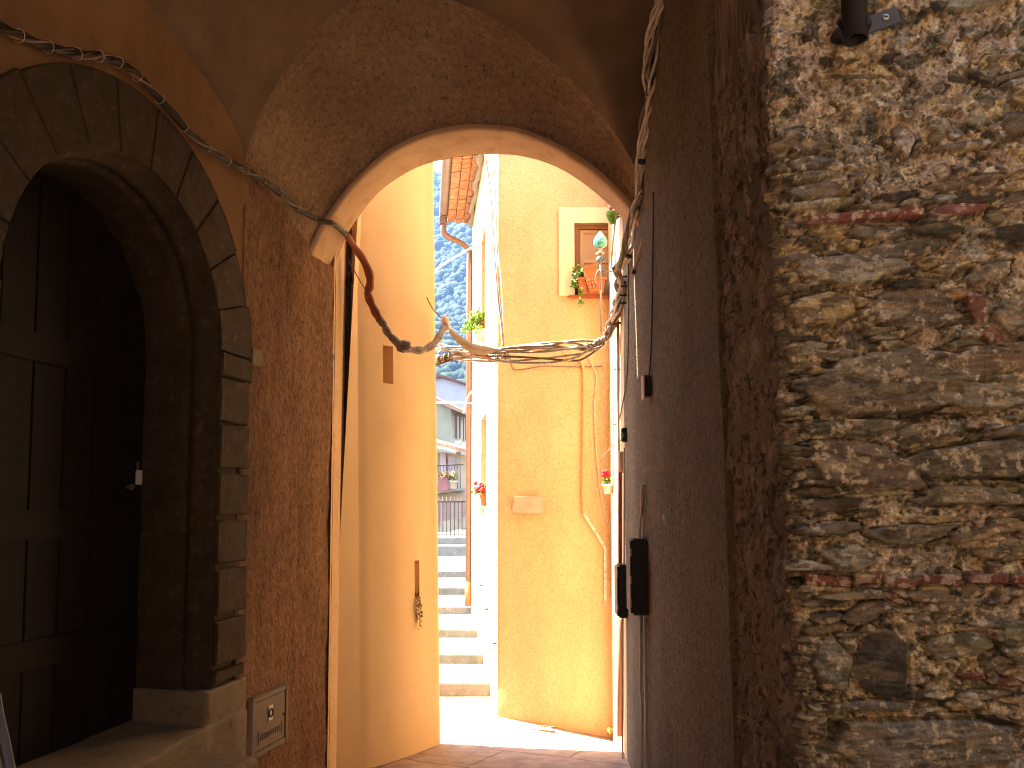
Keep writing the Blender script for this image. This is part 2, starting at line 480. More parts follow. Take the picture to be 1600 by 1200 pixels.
# --- arch ring
dF, dB = 5.66, 6.03
Fpx = [(487, 401), (500, 369), (515, 343), (545, 302), (570, 275), (600, 248), (630, 230), (660, 217), (700, 206), (740, 202), (800, 206), (840, 219), (880, 238), (920, 264), (955, 294), (975, 315), (992, 338), (1003, 360), (1010, 385)]
Bpx = [(520, 418), (533, 385), (548, 356), (575, 318), (600, 292), (640, 266), (670, 254), (700, 247), (740, 241), (770, 240), (810, 242), (850, 252), (880, 265), (910, 284), (940, 308), (960, 327), (976, 345), (985, 362), (990, 385)]
NR = 65
FA = resample(smoothpath([at(x, y, dF + .0 * (x - 487)) for x, y in Fpx], 5), NR)
BA = resample(smoothpath([at(x, y, dB) for x, y in Bpx], 5), NR)
RT = .05
def offs(A, r):
    out = []
    for i, p in enumerate(A):
        t = (A[min(i + 1, len(A) - 1)] - A[max(i - 1, 0)]).normalized()
        n = Vector((-t.z, 0, t.x))
        out.append(p + n * r)
    return out
FO = offs(FA, RT)
rows = [[p + Vector((0, .25, 0)) for p in FO], FO, [f.lerp(o, .25) + Vector((0, -.012, 0)) for f, o in zip(FA, FO)], [p + Vector((0, .004, 0)) for p in FA], [p + Vector((0, .02, 0)) for p in offs(FA, -.004)],
        [f.lerp(g, .33) for f, g in zip(FA, BA)], [f.lerp(g, .66) for f, g in zip(FA, BA)], [f.lerp(g, .95) for f, g in zip(FA, BA)], BA, [p + Vector((0, .02, 0)) for p in offs(BA, .06)]]
b = MB().grid(rows)
for E in (0, -1):                                   # end faces of the ring
    b.quad(FO[E], FA[E], BA[E], BA[E] + (FO[E] - FA[E]))
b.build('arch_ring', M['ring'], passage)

# --- splayed rough vault between outer arc and ring
def nrm_rows(rows):
    A = np.array([[tuple(p) for p in r] for r in rows])
    du = np.gradient(A, axis=1); dv = np.gradient(A, axis=0)
    n = np.cross(du, dv); n /= np.linalg.norm(n, axis=2, keepdims=True) + 1e-9
    return A, n
FOi = [p + Vector((0, .0, 0)) for p in offs(FA, RT * .55)]
OAi = resample(OA, 150); FOr = resample(FOi, 150)
rows = [[a.lerp(c, t) + Vector((0, 0, .05 * math.sin(math.pi * t) * min(1, q / 18, (149 - q) / 18))) for q, (a, c) in enumerate(zip(OAi, FOr))] for t in np.linspace(0, 1, 40)]
A, n = nrm_rows(rows)
uu, vv = np.meshgrid(np.linspace(0, 3.6, 150), np.linspace(0, 1, 40))
h = .016 * fbm(uu * 3, vv * 3, 5, 4) + .010 * fbm(uu * 14, vv * 14, 6, 3)
fade = np.clip(np.minimum(vv, 1 - vv) / .06, 0.0, 1)
A = A + n * (h * fade)[..., None]
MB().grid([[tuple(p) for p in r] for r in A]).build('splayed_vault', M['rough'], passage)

# --- rough side wall under it
s_end = 0.0
cols = np.linspace(sL0, 0, 60)
rows = []
sF = WLpx(487, 401)[0]
for t in np.linspace(0, 1, 90):
    r = []
    for s in cols:
        if s > sF: zt = np.interp(s, [sF, sL0], [FA[0].z + .05, zL0 + .02])
        else: zt = FA[0].z + .01
        z = -2.3 + (zt + 2.3) * t
        r.append((s, z))
    rows.append(r)
G = np.array(rows)
h = .014 * fbm(G[..., 0] * 4, G[..., 1] * 2.4, 8, 4) + .009 * fbm(G[..., 0] * 18, G[..., 1] * 8, 9, 3)
h *= np.clip((G[..., 0]) / .06, .2, 1)
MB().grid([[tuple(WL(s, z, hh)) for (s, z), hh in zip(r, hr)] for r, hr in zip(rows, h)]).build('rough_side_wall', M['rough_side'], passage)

# --- near vault (cross vault)
NS = 46
sR = np.linspace(0, 3.9, NS)
zR0 = OA[-1].z
def BR(t): 
    t = np.clip(t / 3.6, 0, 1); return zR0 + 1.15 * np.sqrt(np.clip(1 - (1 - 2 * t) ** 2, 0, 1))
OV = resample(OA, 150)
fr = [((p - pL).dot(pd)) / ((pR - pL).dot(pd)) for p in OV]
rows = []
k = .10
for s in sR:
    Lp = WL(sL0 + s, 0, -.02); Rp = Vector((pR.x + .03, pR.y - s, 0))
    r = []
    for p, f in zip(OV, fr):
        q = Lp.lerp(Rp, f)
        zb = float(BL(sL0 + s)) * (1 - f) + float(BR(s)) * f
        za = p.z
        kk = k * min(1, s / .4)
        d_ = abs(za - zb)
        z = max(za, zb) + (max(kk - d_, 0) ** 2 / (4 * kk) if kk > 1e-4 else 0)
        r.append((q.x, q.y, z))
    rows.append(r)
rows[0] = [tuple(p) for p in OAi]
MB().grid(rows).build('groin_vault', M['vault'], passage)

# --- right wall of the passage (plaster edge leans like the photo)
def RWx(d): return float(np.interp(d, [2.5, 3.5, 5.1, 6.03, 6.7], [.862, .855, .832, .860, .872]))
def edge_d(z):
    return float(np.interp(z, [-1.0, 2.0], [3.40, 3.63]))
rows = []
for z in np.linspace(-2.3, 3.3, 60):
    e = edge_d(z) + .012 * float(vnoise(z * 6, 1.5, 4)) + .006 * float(vnoise(z * 30, 1.5, 5))
    dd = np.concatenate([[e, e + .004], np.linspace(e + .02, 6.68, 56)])
    r = []
    for i, d in enumerate(dd):
        o = (.05 if i == 0 else 0) - .008 * float(fbm(d * 2.4, z * 1.6, 12, 3))
        r.append((RWx(d) + o, d, z))
    rows.append(r)
MB().grid(rows).build('right_wall', M['right_wall'], passage)

# --- unseen masonry added above and around to keep the sky out
b = MB()
b.box((-.6, 4.25, 3.85), (7.4, 3.5, .5))
b.box((-1.7, -.35, 3.85), (5.2, 5.7, .52)); b.box((3.75, -.35, 3.85), (1.9, 5.7, .52)); b.box((1.85, -1.85, 3.85), (1.9, 2.7, .52))  # unseen roof over the viewer, slot left open to light the stone face
b.prism([(-5.2, 2.5, 3.3), (-5.2, 6.02, 3.3), (-1.5, 6.02, 3.3), (WL(3.6, 0).x - .3, 2.5, 3.3)], (0, 0, .3))
b.build('unseen_roof_slabs', M['hidden'], passage)
b = MB()                                            # outer face above the arch, towards the lane
for i in range(NR - 1):
    p, q = BA[i] + Vector((0, .012, 0)), BA[i + 1] + Vector((0, .012, 0))
    b.quad(p, q, (q.x, q.y, 3.6), (p.x, p.y, 3.6))
b.box((-2.9, 6.0, 1.0), (3.2, .1, 6.6)); 
J = [(-1.250, 5.98), (-1.249, 6.03), (-1.243, 6.22), (-1.238, 6.42), (-1.9, 6.42)]
b.grid([[(x, y, z) for x, y in J] for z in np.linspace(-2.3, 3.6, 6)], False)

b.box((2.25, 6.0, 1.0), (2.7, .1, 6.6))
b.build('outer_wall', M['facade'], passage)

# --- portal: stone intrados, voussoirs, jamb blocks
def profile(r):
    P = [(sC - r, zSill - .02)] + [(sC - r, zSill + (zSpr - zSill) * k / 8) for k in range(1, 8)]
    P += [arcpt(r, math.pi * k / 36) for k in range(37)]
    P += [(sC + r, zSpr - (zSpr - zSill) * k / 8) for k in range(1, 8)] + [(sC + r, zSill - .02)]
    return P
st = [(-.03, RO + .0), (-.004, RO - .001), (-.004, HW + .02), (.012, HW + .012), (.0, HW), (-.05, HW - .002), (-.062, HW - .02), (-.075, HW - .034), (-.10, HW - .04), (-.12, HW - .034), (-.132, HW - .02), (-.15, HW - .026), (-.165, HW - .045), (-.18, HW - .05), (-.42, HW - .052)]
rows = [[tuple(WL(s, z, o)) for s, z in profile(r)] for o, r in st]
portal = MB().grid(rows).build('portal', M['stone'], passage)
def chamfer_block(poly, o0, o1, inset, name, parent, m, dome=.0):
    c = (sum(p[0] for p in poly) / len(poly), sum(p[1] for p in poly) / len(poly))
    def ins(k):
        out = []
        for s, z in poly:
            l = math.hypot(s - c[0], z - c[1])
            q = max(0, 1 - k * 1.3 / l)
            out.append((c[0] + (s - c[0]) * q, c[1] + (z - c[1]) * q))
        return out
    rg = [poly, poly, ins(inset * .4), ins(inset), ins(inset * 2.0)]
    oo = [o0, o1 - inset * .9, o1 - inset * .28, o1, o1 + dome]
    mb = MB(); n_ = len(poly); vs, fs = [], []
    for pl, o in zip(rg, oo): vs += [WL(s, z, o + random.uniform(-.0015, .0015)) for s, z in pl]
    for i in range(len(rg) - 1):
        for j in range(n_):
            fs.append((i * n_ + j, i * n_ + (j + 1) % n_, (i + 1) * n_ + (j + 1) % n_, (i + 1) * n_ + j))
    fs.append(tuple((len(rg) - 1) * n_ + j for j in range(n_)))
    return mb.add(vs, fs).build(name, m, parent)
NV = 11
gap = .004
for k in range(NV):
    a0, a1 = math.pi * k / NV, math.pi * (k + 1) / NV
    g = gap / RO
    ro = RO + random.choice([0, .0, .012, -.01])
    poly = [arcpt(HW + .004, a0 + g + (a1 - a0 - 2 * g) * i / 4) for i in range(5)] + [arcpt(ro, a1 - g - (a1 - a0 - 2 * g) * i / 4) for i in range(5)]
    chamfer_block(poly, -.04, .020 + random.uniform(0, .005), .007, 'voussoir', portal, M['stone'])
jy = [440 + 40, 530, 590, 662, 738, 812, 887, 965, 1042]
for side in (0, 1):
    zs = [WLpx(350, y)[1] for y in jy[1:]]
    zs = [zSpr] + [z for z in zs if z < zSpr - .05] + [zSill + .16]
    for i in range(len(zs) - 1):
        wide = .018 if i == 0 else random.uniform(-.006, .004)
        z1, z0 = zs[i] - .006, zs[i + 1] + .008 + (.018 if i > 1 else 0)
        a, c_ = HW + .004, RO + wide
        if i > 1: a += .004
        poly = [(a, z0), (c_, z0), (c_, (z0 + z1) / 2), (c_, z1), (a, z1), (a, (z0 + z1) / 2)]
        poly = [((sC - s) if side == 0 else (sC + s), z) for s, z in poly]
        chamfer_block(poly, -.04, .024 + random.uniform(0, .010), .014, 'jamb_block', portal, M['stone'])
    z1, z0 = zs[-1], zSill - .03
    poly = [(HW - .07, z0), (RO + .015, z0), (RO + .015, z1), (HW - .07, z1)]
    poly = [((sC - s) if side == 0 else (sC + s), z) for s, z in poly]
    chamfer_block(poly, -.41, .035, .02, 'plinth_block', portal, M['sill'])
# --- door leaf
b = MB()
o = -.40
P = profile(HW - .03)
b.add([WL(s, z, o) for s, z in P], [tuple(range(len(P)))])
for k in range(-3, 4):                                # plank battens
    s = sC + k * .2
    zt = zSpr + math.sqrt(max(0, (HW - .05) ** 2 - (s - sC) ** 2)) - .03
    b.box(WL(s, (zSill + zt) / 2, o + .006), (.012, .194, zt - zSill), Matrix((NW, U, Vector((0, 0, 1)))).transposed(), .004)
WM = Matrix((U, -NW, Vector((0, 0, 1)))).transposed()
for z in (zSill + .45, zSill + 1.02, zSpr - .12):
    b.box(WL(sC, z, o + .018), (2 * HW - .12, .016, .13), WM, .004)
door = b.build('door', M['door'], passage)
p = onp(217, 746, WL(0, 0, o + .03), NW); 
b = MB().box(p, (.048, .008, .075), WM, .002)
b.build('lock_plate', M['white_plastic'], door)
p = onp(203, 761, WL(0, 0, o + .035), NW)
MB().lathe(p, [(.004, -.03), (.012, -.01), (.017, .01), (.012, .02)], 10, NW).build('door_knob', M['grey_metal'], door)
p = onp(215, 728, WL(0, 0, o + .03), NW)
MB().box(p, (.02, .008, .04), WM, .002).build('latch', M['grey_metal'], door)

# --- threshold and step
def worn(s0, s1, o0, o1, ztop, zbot, name, m, dip, seed, nose=.02):
    ss = np.linspace(s0, s1, 70); oo = np.concatenate([np.linspace(o0, o1 - nose, 14), o1 - nose + nose * np.sin(np.linspace(.2, 1, 6) * math.pi / 2)])
    rows = []
    for i, o in enumerate(oo):
        r = []
        for s in ss:
            t = (s - s0) / (s1 - s0)
            wv = math.sin(math.pi * t) ** 2
            z = ztop - dip * wv * (.4 + .6 * (o - o0) / (o1 - o0)) + .006 * float(fbm(s * 5, o * 5, seed)) 
            kf = max(0, (o - (o1 - nose)) / nose)
            z -= nose * (1 - math.sqrt(max(0, 1 - kf * kf)))
            oe = o + (.014 * float(fbm(s * 4, 2.2, seed + 1)) + .01 * float(vnoise(s * 13, 1, seed))) * (o - o0) / (o1 - o0)
            r.append(tuple(WL(s, z, oe)))
        rows.append(r)
    last = rows[-1]
    for q in (.02, .06, .12, .5):
        rows.append([(x + .008 * float(fbm(y_ * 7, q * 20, seed + 3)), y_, z + (zbot - z) * q) for x, y_, z in last])
    rows.append([(x, y_, zbot) for x, y_, z in last])
    return MB().grid(rows).build(name, m, passage)
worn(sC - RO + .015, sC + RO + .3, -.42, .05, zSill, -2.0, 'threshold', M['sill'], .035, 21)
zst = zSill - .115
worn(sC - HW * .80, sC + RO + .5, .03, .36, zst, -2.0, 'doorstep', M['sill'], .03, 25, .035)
# ================================================================== RUBBLE STONE WALL
TH = R(8)
FD = Vector((math.cos(TH), -math.sin(TH), 0)); FN = Vector((-math.sin(TH), -math.cos(TH), 0))
C0 = Vector((.862, 2.83, 0))                           # corner line
def FPpx(px, py):
    p = onp(px, py, C0, FN); return (p - C0).dot(FD), p.z
def rubble():
    rng = np.random.RandomState(5)
    # column coordinate u: <0 on the reveal (distance from corner), >0 on the face
    uc = np.concatenate([-np.linspace(1.05, .9, 3), -np.linspace(.85, .02, 100), np.linspace(-.016, .06, 22), np.linspace(.064, .92, 262), np.linspace(.9245, 1.5, 128), np.linspace(1.53, 2.2, 10)])
    zc = np.concatenate([np.linspace(-1.9, -.98, 10), np.linspace(-.97, 1.72, 820), np.linspace(1.76, 2.6, 10), np.linspace(2.8, 5.5, 6)])
    Ug, Zg = np.meshgrid(uc, zc)
    nz, nu = Ug.shape
    wx = Ug + .012 * fbm(Ug * 9, Zg * 9, 40, 3); wz = Zg + .008 * fbm(Ug * 9, Zg * 9, 41, 3)
    # mortar base
    big = fbm(Ug * 5, Zg * 5, 50, 4); mid = fbm(Ug * 22, Zg * 22, 51, 4); fine = fbm(Ug * 80, Zg * 80, 52, 4, .65)
    H = .014 * big + .010 * mid + .010 * fine
    pit = np.clip(fbm(Ug * 55, Zg * 60, 53, 3) - .26, 0, 1); H = H - .035 * pit
    Cc = np.zeros((nz, nu, 3))
    a_ = np.array
    pinkb, yel, cream, moss, grey = a_([.37, .285, .19]), a_([.46, .355, .175]), a_([.64, .53, .33]), a_([.08, .068, .038]), a_([.27, .23, .155])
    def mixc(C, c, f): return C + (c - C) * f[..., None]
    def st(x, a, b): return smooth01((x - a) / (b - a))
    Cc[:] = pinkb
    Cc = mixc(Cc, grey, st(fbm(Ug * 7, Zg * 9, 60, 4), -.05, .3))
    Cc = mixc(Cc, yel, st(fbm(Ug * 8, Zg * 8, 61, 5), .05, .28) * .85)
    Cc = mixc(Cc, cream, st(fbm(Ug * 30, Zg * 30, 62, 4, .65), .12, .3) * .8)
    Cc = mixc(Cc, moss, st(fbm(Ug * 13, Zg * 13, 63, 5, .65), .12, .26) * .85)
    Cc = mixc(Cc, moss * .8, st(fbm(Ug * 60, Zg * 60, 64, 4, .7), .17, .28) * .8)
    olive, slate, brown, ochre, brick, lgrey, dark = (a_([.235, .195, .11]), a_([.20, .175, .12]), a_([.20, .15, .09]), a_([.30, .21, .09]), a_([.155, .06, .038]), a_([.30, .265, .18]), a_([.085, .07, .045]))
    olive, slate, brown, dark = olive * .8, slate * .8, brown * .8, dark * .7
    cols = [olive, slate, brown, ochre, brick, lgrey, dark]
    stones = []
    def S(px0, py0, px1, py1, c, h=.03, ang=0, n=4.0, lay=1.0):
        x0, z1 = FPpx(px0, py0); x1, z0 = FPpx(px1, py1)
        stones.append([(x0 + x1) / 2, (z0 + z1) / 2, (x1 - x0) / 2, (z1 - z0) / 2, R(ang), c, h, n, lay])
    # random thin slates, laid in rough courses
    for k in range(460):
        u, z = rng.uniform(-.02, 1.0), rng.uniform(-1.0, 1.75)
        py = 790 - z * 1350 / 2.75
        if py < 250 and rng.rand() > .12: continue
        if 420 < py < 520 and u > .3 and rng.rand() < .5: continue
        l = rng.uniform(.025, .13); t = rng.uniform(.006, .024)
        if rng.rand() < .22: l, t = rng.uniform(.02, .05), rng.uniform(.015, .032)
        c = rng.choice([0, 1, 1, 2, 3, 5, 6, 0])
        stones.append([u, z, l, t, R(rng.normal(3, 6)), c, rng.uniform(.006, .022), rng.uniform(2.2, 4), 1.0])
    # stacked slates at the corner
    for k in range(110):
        z = rng.uniform(-1.0, 1.3); 
        stones.append([rng.uniform(-.03, .10), z, rng.uniform(.04, .12), rng.uniform(.006, .018), R(rng.normal(2, 4)), rng.choice([0, 1, 2, 5, 0]), rng.uniform(.012, .035), 3.2, 1.0])
    # pebbles at the top
    for k in range(46):
        px, py = rng.uniform(1230, 1600), rng.uniform(0, 240)
        u, z = FPpx(px, py)
        stones.append([u, z, rng.uniform(.012, .034), rng.uniform(.010, .022), R(rng.uniform(-40, 40)), rng.choice([1, 5, 1, 6, 0]), rng.uniform(.008, .02), 2.4, .4])
    # the stones one can pick out
    S(1235, 548, 1545, 645, 0, .034, 4, 4.5); S(1380, 690, 1640, 752, 1, .026, 4, 4); S(1242, 692, 1430, 765, 2, .026, -8, 3)
    S(1218, 460, 1328, 514, 3, .045, 0, 3); S(1219, 404, 1420, 444, 5, .034, 2, 4); S(1262, 846, 1350, 892, 5, .045, -4, 3)
    S(1308, 985, 1412, 1092, 6, .018, 0, 3.5); S(1544, 968, 1640, 1040, 0, .030, 0, 4); S(1245, 1112, 1570, 1215, 1, .036, 3, 4.5)
    S(1238, 990, 1305, 1082, 1, .03, 0, 3.4); S(1216, 812, 1340, 836, 1, .032, 3, 3); S(1350, 445, 1490, 520, 2, .018, -5, 3)
    S(1216, 205, 1282, 245, 2, .03, -14, 2.6); S(1390, 195, 1426, 242, 5, .02, 15, 2.6); S(1500, 40, 1545, 62, 1, .02, 18, 2.6); S(1556, 178, 1606, 214, 1, .028, 18, 2.8); S(1505, 172, 1538, 203, 5, .026, 18, 2.8)
    S(1520, 148, 1552, 176, 1, .022, 40, 2.6); S(1575, 136, 1620, 166, 3, .02, 0, 2.6); S(1500, 118, 1560, 128, 6, .012, -30, 2.6); S(1545, 470, 1640, 528, 0, .03, 0, 3.2); S(1310, 355, 1420, 375, 1, .02, 0, 3)
    S(1410, 355, 1500, 372, 6, .03, 2, 3); S(1534, 357, 1610, 380, 6, .03, 4, 3); S(1500, 415, 1580, 440, 0, .028, 12, 3); S(1380, 438, 1460, 452, 6, .03, 5, 3); S(1225, 250, 1300, 268, 1, .03, 2, 3.4); S(1220, 272, 1310, 284, 0, .036, 2, 3.4); S(1222, 288, 1330, 310, 1, .03, 4, 3.4); S(1222, 316, 1330, 328, 0, .036, 3, 3.4)
    S(1235, 955, 1300, 975, 1, .03, 4, 3.2); S(1290, 940, 1370, 975, 2, .02, 20, 2.6); S(1420, 940, 1520, 960, 2, .016, 4, 3); S(1240, 775, 1330, 800, 6, .02, 6, 3)
    S(1330, 820, 1470, 850, 1, .024, 3, 3); S(1430, 600, 1640, 640, 1, .018, -3, 3); S(1240, 655, 1400, 682, 1, .024, 2, 3); S(1420, 760, 1600, 790, 0, .020, -4, 3); S(1250, 920, 1420, 938, 1, .022, 2, 3); S(1420, 985, 1540, 1030, 0, .018, 8, 3); S(1260, 1090, 1420, 1112, 1, .022, 2, 3); S(1330, 380, 1480, 402, 1, .018, 2, 3); S(1460, 540, 1640, 580, 2, .02, 3, 3)
    # bricks and tile courses
    S(1248, 336, 1440, 345, 4, .030, 2.2, 6, .2); S(1442, 322, 1545, 337, 4, .024, 3.5, 5, .2); S(1545, 319, 1585, 326, 4, .018, 3, 4, .2)
    for (x0, x1, dy) in ((1236, 1311, 0), (1314, 1356, -2), (1361, 1416, 5), (1420, 1488, 2), (1494, 1564, 0), (1566, 1640, 4)):
        S(x0, 896 + dy, x1, 914 + dy, 4, .024, -3, 6, .2)
    S(1502, 456, 1534, 511, 4, .026, 12, 2.2, .2); S(1518, 514, 1562, 534, 4, .022, -20, 2.4, .2); S(1532, 1056, 1590, 1073, 4, .02, -3, 5, .2); S(1482, 1048, 1530, 1062, 4, .012, -3, 4, .2); S(1500, 656, 1528, 671, 4, .016, 0, 4, .2); S(1360, 928, 1408, 944, 4, .012, -25, 3, .2)
    calm = np.zeros((nz, nu))
    r2 = np.random.RandomState(9)
    for k in range(230):
        l, t = r2.uniform(.025, .13), r2.uniform(.006, .026)
        if r2.rand() < .2: l, t = r2.uniform(.05, .11), r2.uniform(.02, .04)
        stones.append([r2.uniform(1.0, 1.6), r2.uniform(-1.0, 1.2), l, t, R(r2.normal(3, 6)), r2.choice([0, 1, 1, 2, 3, 5, 6, 0]), r2.uniform(.006, .022), 3, 1.0])
    for i, (u0, z0, a, bb, ang, c, h, n_, lay) in enumerate(stones):
        ext = max(a, bb) * 1.5 + .03
        iu = np.where(np.abs(uc - u0) < ext)[0]; iz = np.where(np.abs(zc - z0) < ext)[0]
        if len(iu) == 0 or len(iz) == 0: continue
        sl = np.s_[iz[0]:iz[-1] + 1, iu[0]:iu[-1] + 1]
        du, dz = wx[sl] - u0, wz[sl] - z0
        x = du * math.cos(ang) + dz * math.sin(ang); y = -du * math.sin(ang) + dz * math.cos(ang)
        jag = .12 * fbm(du / max(a, .02) * 1.6, dz / max(bb, .012) * 1.6, 70 + i % 40, 4, .6)
        r = np.maximum(np.abs(x / a) ** 1, np.abs(y / bb) ** 1) if n_ > 5 else np.maximum(np.abs(y / bb), .75 * np.abs(x / a))
        for kk in range(7 if n_ <= 5 else 0):
            th = 2 * math.pi * (kk + rng.uniform(-.35, .35)) / 7
            r = np.maximum(r, (x / a * math.cos(th) + y / bb * math.sin(th)) / rng.uniform(.80, 1.05))
        r = r + jag
        m_ = 1 - smooth01((r - .93) / .1)
        px_ = .003 * fbm(x * 12, y * 90, 80 + i % 30, 3) * lay * 2 + .008 * fbm(du * 14, dz * 22, 85 + i % 9, 4) * min(1, bb / .03) + .002 * fine[sl]
        tilt = rng.normal(0, .10) * y / max(bb, .01) * .05 + rng.normal(0, .05) * x / max(a, .01) * .1
        hh = h * .95 * (1 - .22 * np.clip(r, 0, 1) ** 6) + px_ + tilt * .5
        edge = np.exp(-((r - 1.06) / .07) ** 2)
        H[sl] = H[sl] * (1 - m_) + hh * m_ - edge * .020 * (1 - m_) * max(0, rng.uniform(-.2, 1.3))
        under = np.exp(-((x / a) ** 4)) * np.exp(-((y / bb + 1.12) / .16) ** 2)
        H[sl] -= under * .024 * max(0, rng.uniform(-.3, 1.2))
        bc = cols[c] * (1 + rng.normal(0, .12)) * a_([1 + rng.normal(0, .05), 1, 1 + rng.normal(0, .06)])
        tex = fbm(x * 14, y * 70, 90 + i % 20, 4)
        cc = bc[None, None, :] * (1 + .45 * tex)[..., None]
        if c != 4:
            cc = mixc(cc, yel, st(fbm(du * 16, dz * 26, 100 + i % 9, 4), .2, .36) * .45)
            cc = mixc(cc, dark, st(fbm(du * 26, dz * 60, 110 + i % 9, 4), .12, .3) * .7)
            cc = mixc(cc, brown * 1.2, st(fbm(du * 9, dz * 14, 120 + i % 9, 3), .05, .3) * .6)
        else:
            cc = mixc(cc, pinkb, st(fbm(du * 25, dz * 40, 130 + i % 9, 4), .16, .3) * .8)
        if a * bb > .0009 or c == 4: calm[sl] = np.maximum(calm[sl] * (1 - m_), m_)
        else: calm[sl] *= (1 - m_)
        crust = st(fbm(Ug[sl] * 40, Zg[sl] * 40, 140, 4, .65), .24, .36) * .5
        cc = mixc(cc, cream, crust * (c != 6))
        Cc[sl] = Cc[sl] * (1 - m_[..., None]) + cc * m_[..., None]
        Cc[sl] *= (1 - .25 * (edge * (1 - m_)))[..., None]  # crevice shade round each stone painted into the tint
    # mortar smeared over the stones
    sm = st(fbm(Ug * 6, Zg * 9, 170, 5, .6), .10, .26) * (.85 - .35 * smooth01((.95 - Zg) / .5)) 
    sm = sm * st(fbm(Ug * 24, Zg * 30, 171, 4, .65), -.22, .05)
    sm = sm * (1 - .9 * calm)
    mh = .016 + .008 * mid + .006 * fine + .006 * big - .035 * pit
    Hm = H * (1 - sm) + np.maximum(H * .35 + mh * .65, mh) * sm
    mc = np.zeros_like(Cc); mc[:] = pinkb * 1.05
    mc = mixc(mc, yel, st(fbm(Ug * 11, Zg * 11, 172, 5), -.05, .2))
    mc = mixc(mc, cream * 1.1, st(fbm(Ug * 26, Zg * 30, 173, 5, .65), .06, .2) * .9)
    mc = mixc(mc, moss, st(fbm(Ug * 48, Zg * 48, 174, 4, .7), .15, .26) * .8)
    Cc = mixc(Cc, mc, sm * .9) if False else Cc + (mc - Cc) * (sm * .9)[..., None]
    H = Hm
    Cc = Cc * (1.42 + (1.0 - .5 * calm) * fbm(Ug * 60, Zg * 75, 175, 4, .75))[..., None]
    # reveal: coarse smeared mortar, brown
    rev = smooth01((-Ug - .004) / .05)
    rh = .020 * fbm(Ug * 7, Zg * 5, 150, 4) + .020 * fbm(Ug * 26, Zg * 11, 151, 4) + .010 * fbm(Ug * 60, Zg * 32, 152, 4, .6)
    rh = rh - .05 * np.clip(fbm(Ug * 28, Zg * 18, 153, 3) - .2, 0, 1)
    H = H * (1 - rev) + rh * rev
    rc = np.zeros_like(Cc); rc[:] = (.30, .24, .185)
    rc = mixc(rc, a_([.21, .168, .14]), st(fbm(Ug * 5, Zg * 4, 154, 4), -.05, .3))
    rc = mixc(rc, a_([.48, .39, .30]), st(fbm(Ug * 30, Zg * 13, 155, 4, .65), .1, .34) * .7)
    rc = mixc(rc, a_([.075, .052, .04]), st(fbm(Ug * 45, Zg * 24, 156, 4, .65), .14, .3) * .8)
    Cc = Cc * (1 - rev[..., None]) + rc * rev[..., None]
    # the ragged arris
    lean = np.interp(zc, [-1.0, 1.7], [.075, -.005])
    cz = .030 * fbm(zc * 4, 0 * zc + 3, 160, 3) + .030 * fbm(zc * 17, 0 * zc + 3, 161, 3)
    iu0 = np.argmin(np.abs(uc - .02))
    Hc = H[:, iu0]
    rnd = .016
    pos = np.zeros((nz, nu, 3)); 
    C0a, FDa, FNa = a_(C0), a_(FD), a_(FN)
    RD = a_([.02, 1.0, 0]); RD /= np.linalg.norm(RD); RN = a_([-1.0, .02, 0])
    face = Ug >= 0
    base = np.where(face[..., None], C0a + Ug[..., None] * FDa, C0a + (-Ug)[..., None] * RD)
    base = base + np.zeros((nz, nu, 3)); base[..., 2] = Zg
    t = smooth01((Ug + .035) / .07)
    nn = RN * (1 - t[..., None]) + FNa * t[..., None]; nn /= np.linalg.norm(nn, axis=2, keepdims=True)
    shift = cz[:, None] * np.exp(-np.abs(Ug) / .07) + lean[:, None] * np.where(Ug > 0, np.exp(-Ug / .6), np.exp(Ug / .35))
    roundoff = -.020 * np.exp(-(Ug / .018) ** 2)
    pos = base + nn * (H + roundoff)[..., None] + FDa * shift[..., None]
    me = bpy.data.meshes.new('wall_face')
    idx = np.arange(nz * nu).reshape(nz, nu)
    q = np.stack([idx[:-1, :-1], idx[:-1, 1:], idx[1:, 1:], idx[1:, :-1]], -1).reshape(-1, 4)
    return pos.reshape(-1, 3), q, Cc.reshape(-1, 3)
def rubble_material():
    m = bpy.data.materials.new('rubble_masonry'); m.use_nodes = True
    N, L = m.node_tree.nodes, m.node_tree.links
    b = N['Principled BSDF']; b.inputs['Roughness'].default_value = .9; b.inputs['Specular IOR Level'].default_value = .2
    at_ = N.new('ShaderNodeAttribute'); at_.attribute_name = 'stone_tint'
    tc = N.new('ShaderNodeTexCoord')
    n1 = N.new('ShaderNodeTexNoise'); n1.inputs['Scale'].default_value = 140; n1.inputs['Detail'].default_value = 6; n1.inputs['Roughness'].default_value = .7
    L.new(tc.outputs['Object'], n1.inputs['Vector'])
    rp = N.new('ShaderNodeValToRGB'); rp.color_ramp.elements[0].position = .32; rp.color_ramp.elements[1].position = .68
    rp.color_ramp.elements[0].color = (.55, .53, .5, 1); rp.color_ramp.elements[1].color = (1.4, 1.36, 1.28, 1)
    L.new(n1.outputs['Fac'], rp.inputs[0])
    mx = N.new('ShaderNodeMix'); mx.data_type = 'RGBA'; mx.blend_type = 'MULTIPLY'; mx.inputs['Factor'].default_value = .8
    L.new(at_.outputs['Color'], mx.inputs['A']); L.new(rp.outputs[0], mx.inputs['B'])
    L.new(mx.outputs['Result'], b.inputs['Base Color'])
    bp = N.new('ShaderNodeBump'); bp.inputs['Strength'].default_value = .7; bp.inputs['Distance'].default_value = .006
    L.new(n1.outputs['Fac'], bp.inputs['Height']); L.new(bp.outputs[0], b.inputs['Normal'])
    return m
M['rubble'] = rubble_material()
verts, quads, cc = rubble()
me = bpy.data.meshes.new('rubble_wall')
me.vertices.add(len(verts)); me.vertices.foreach_set('co', verts.ravel())
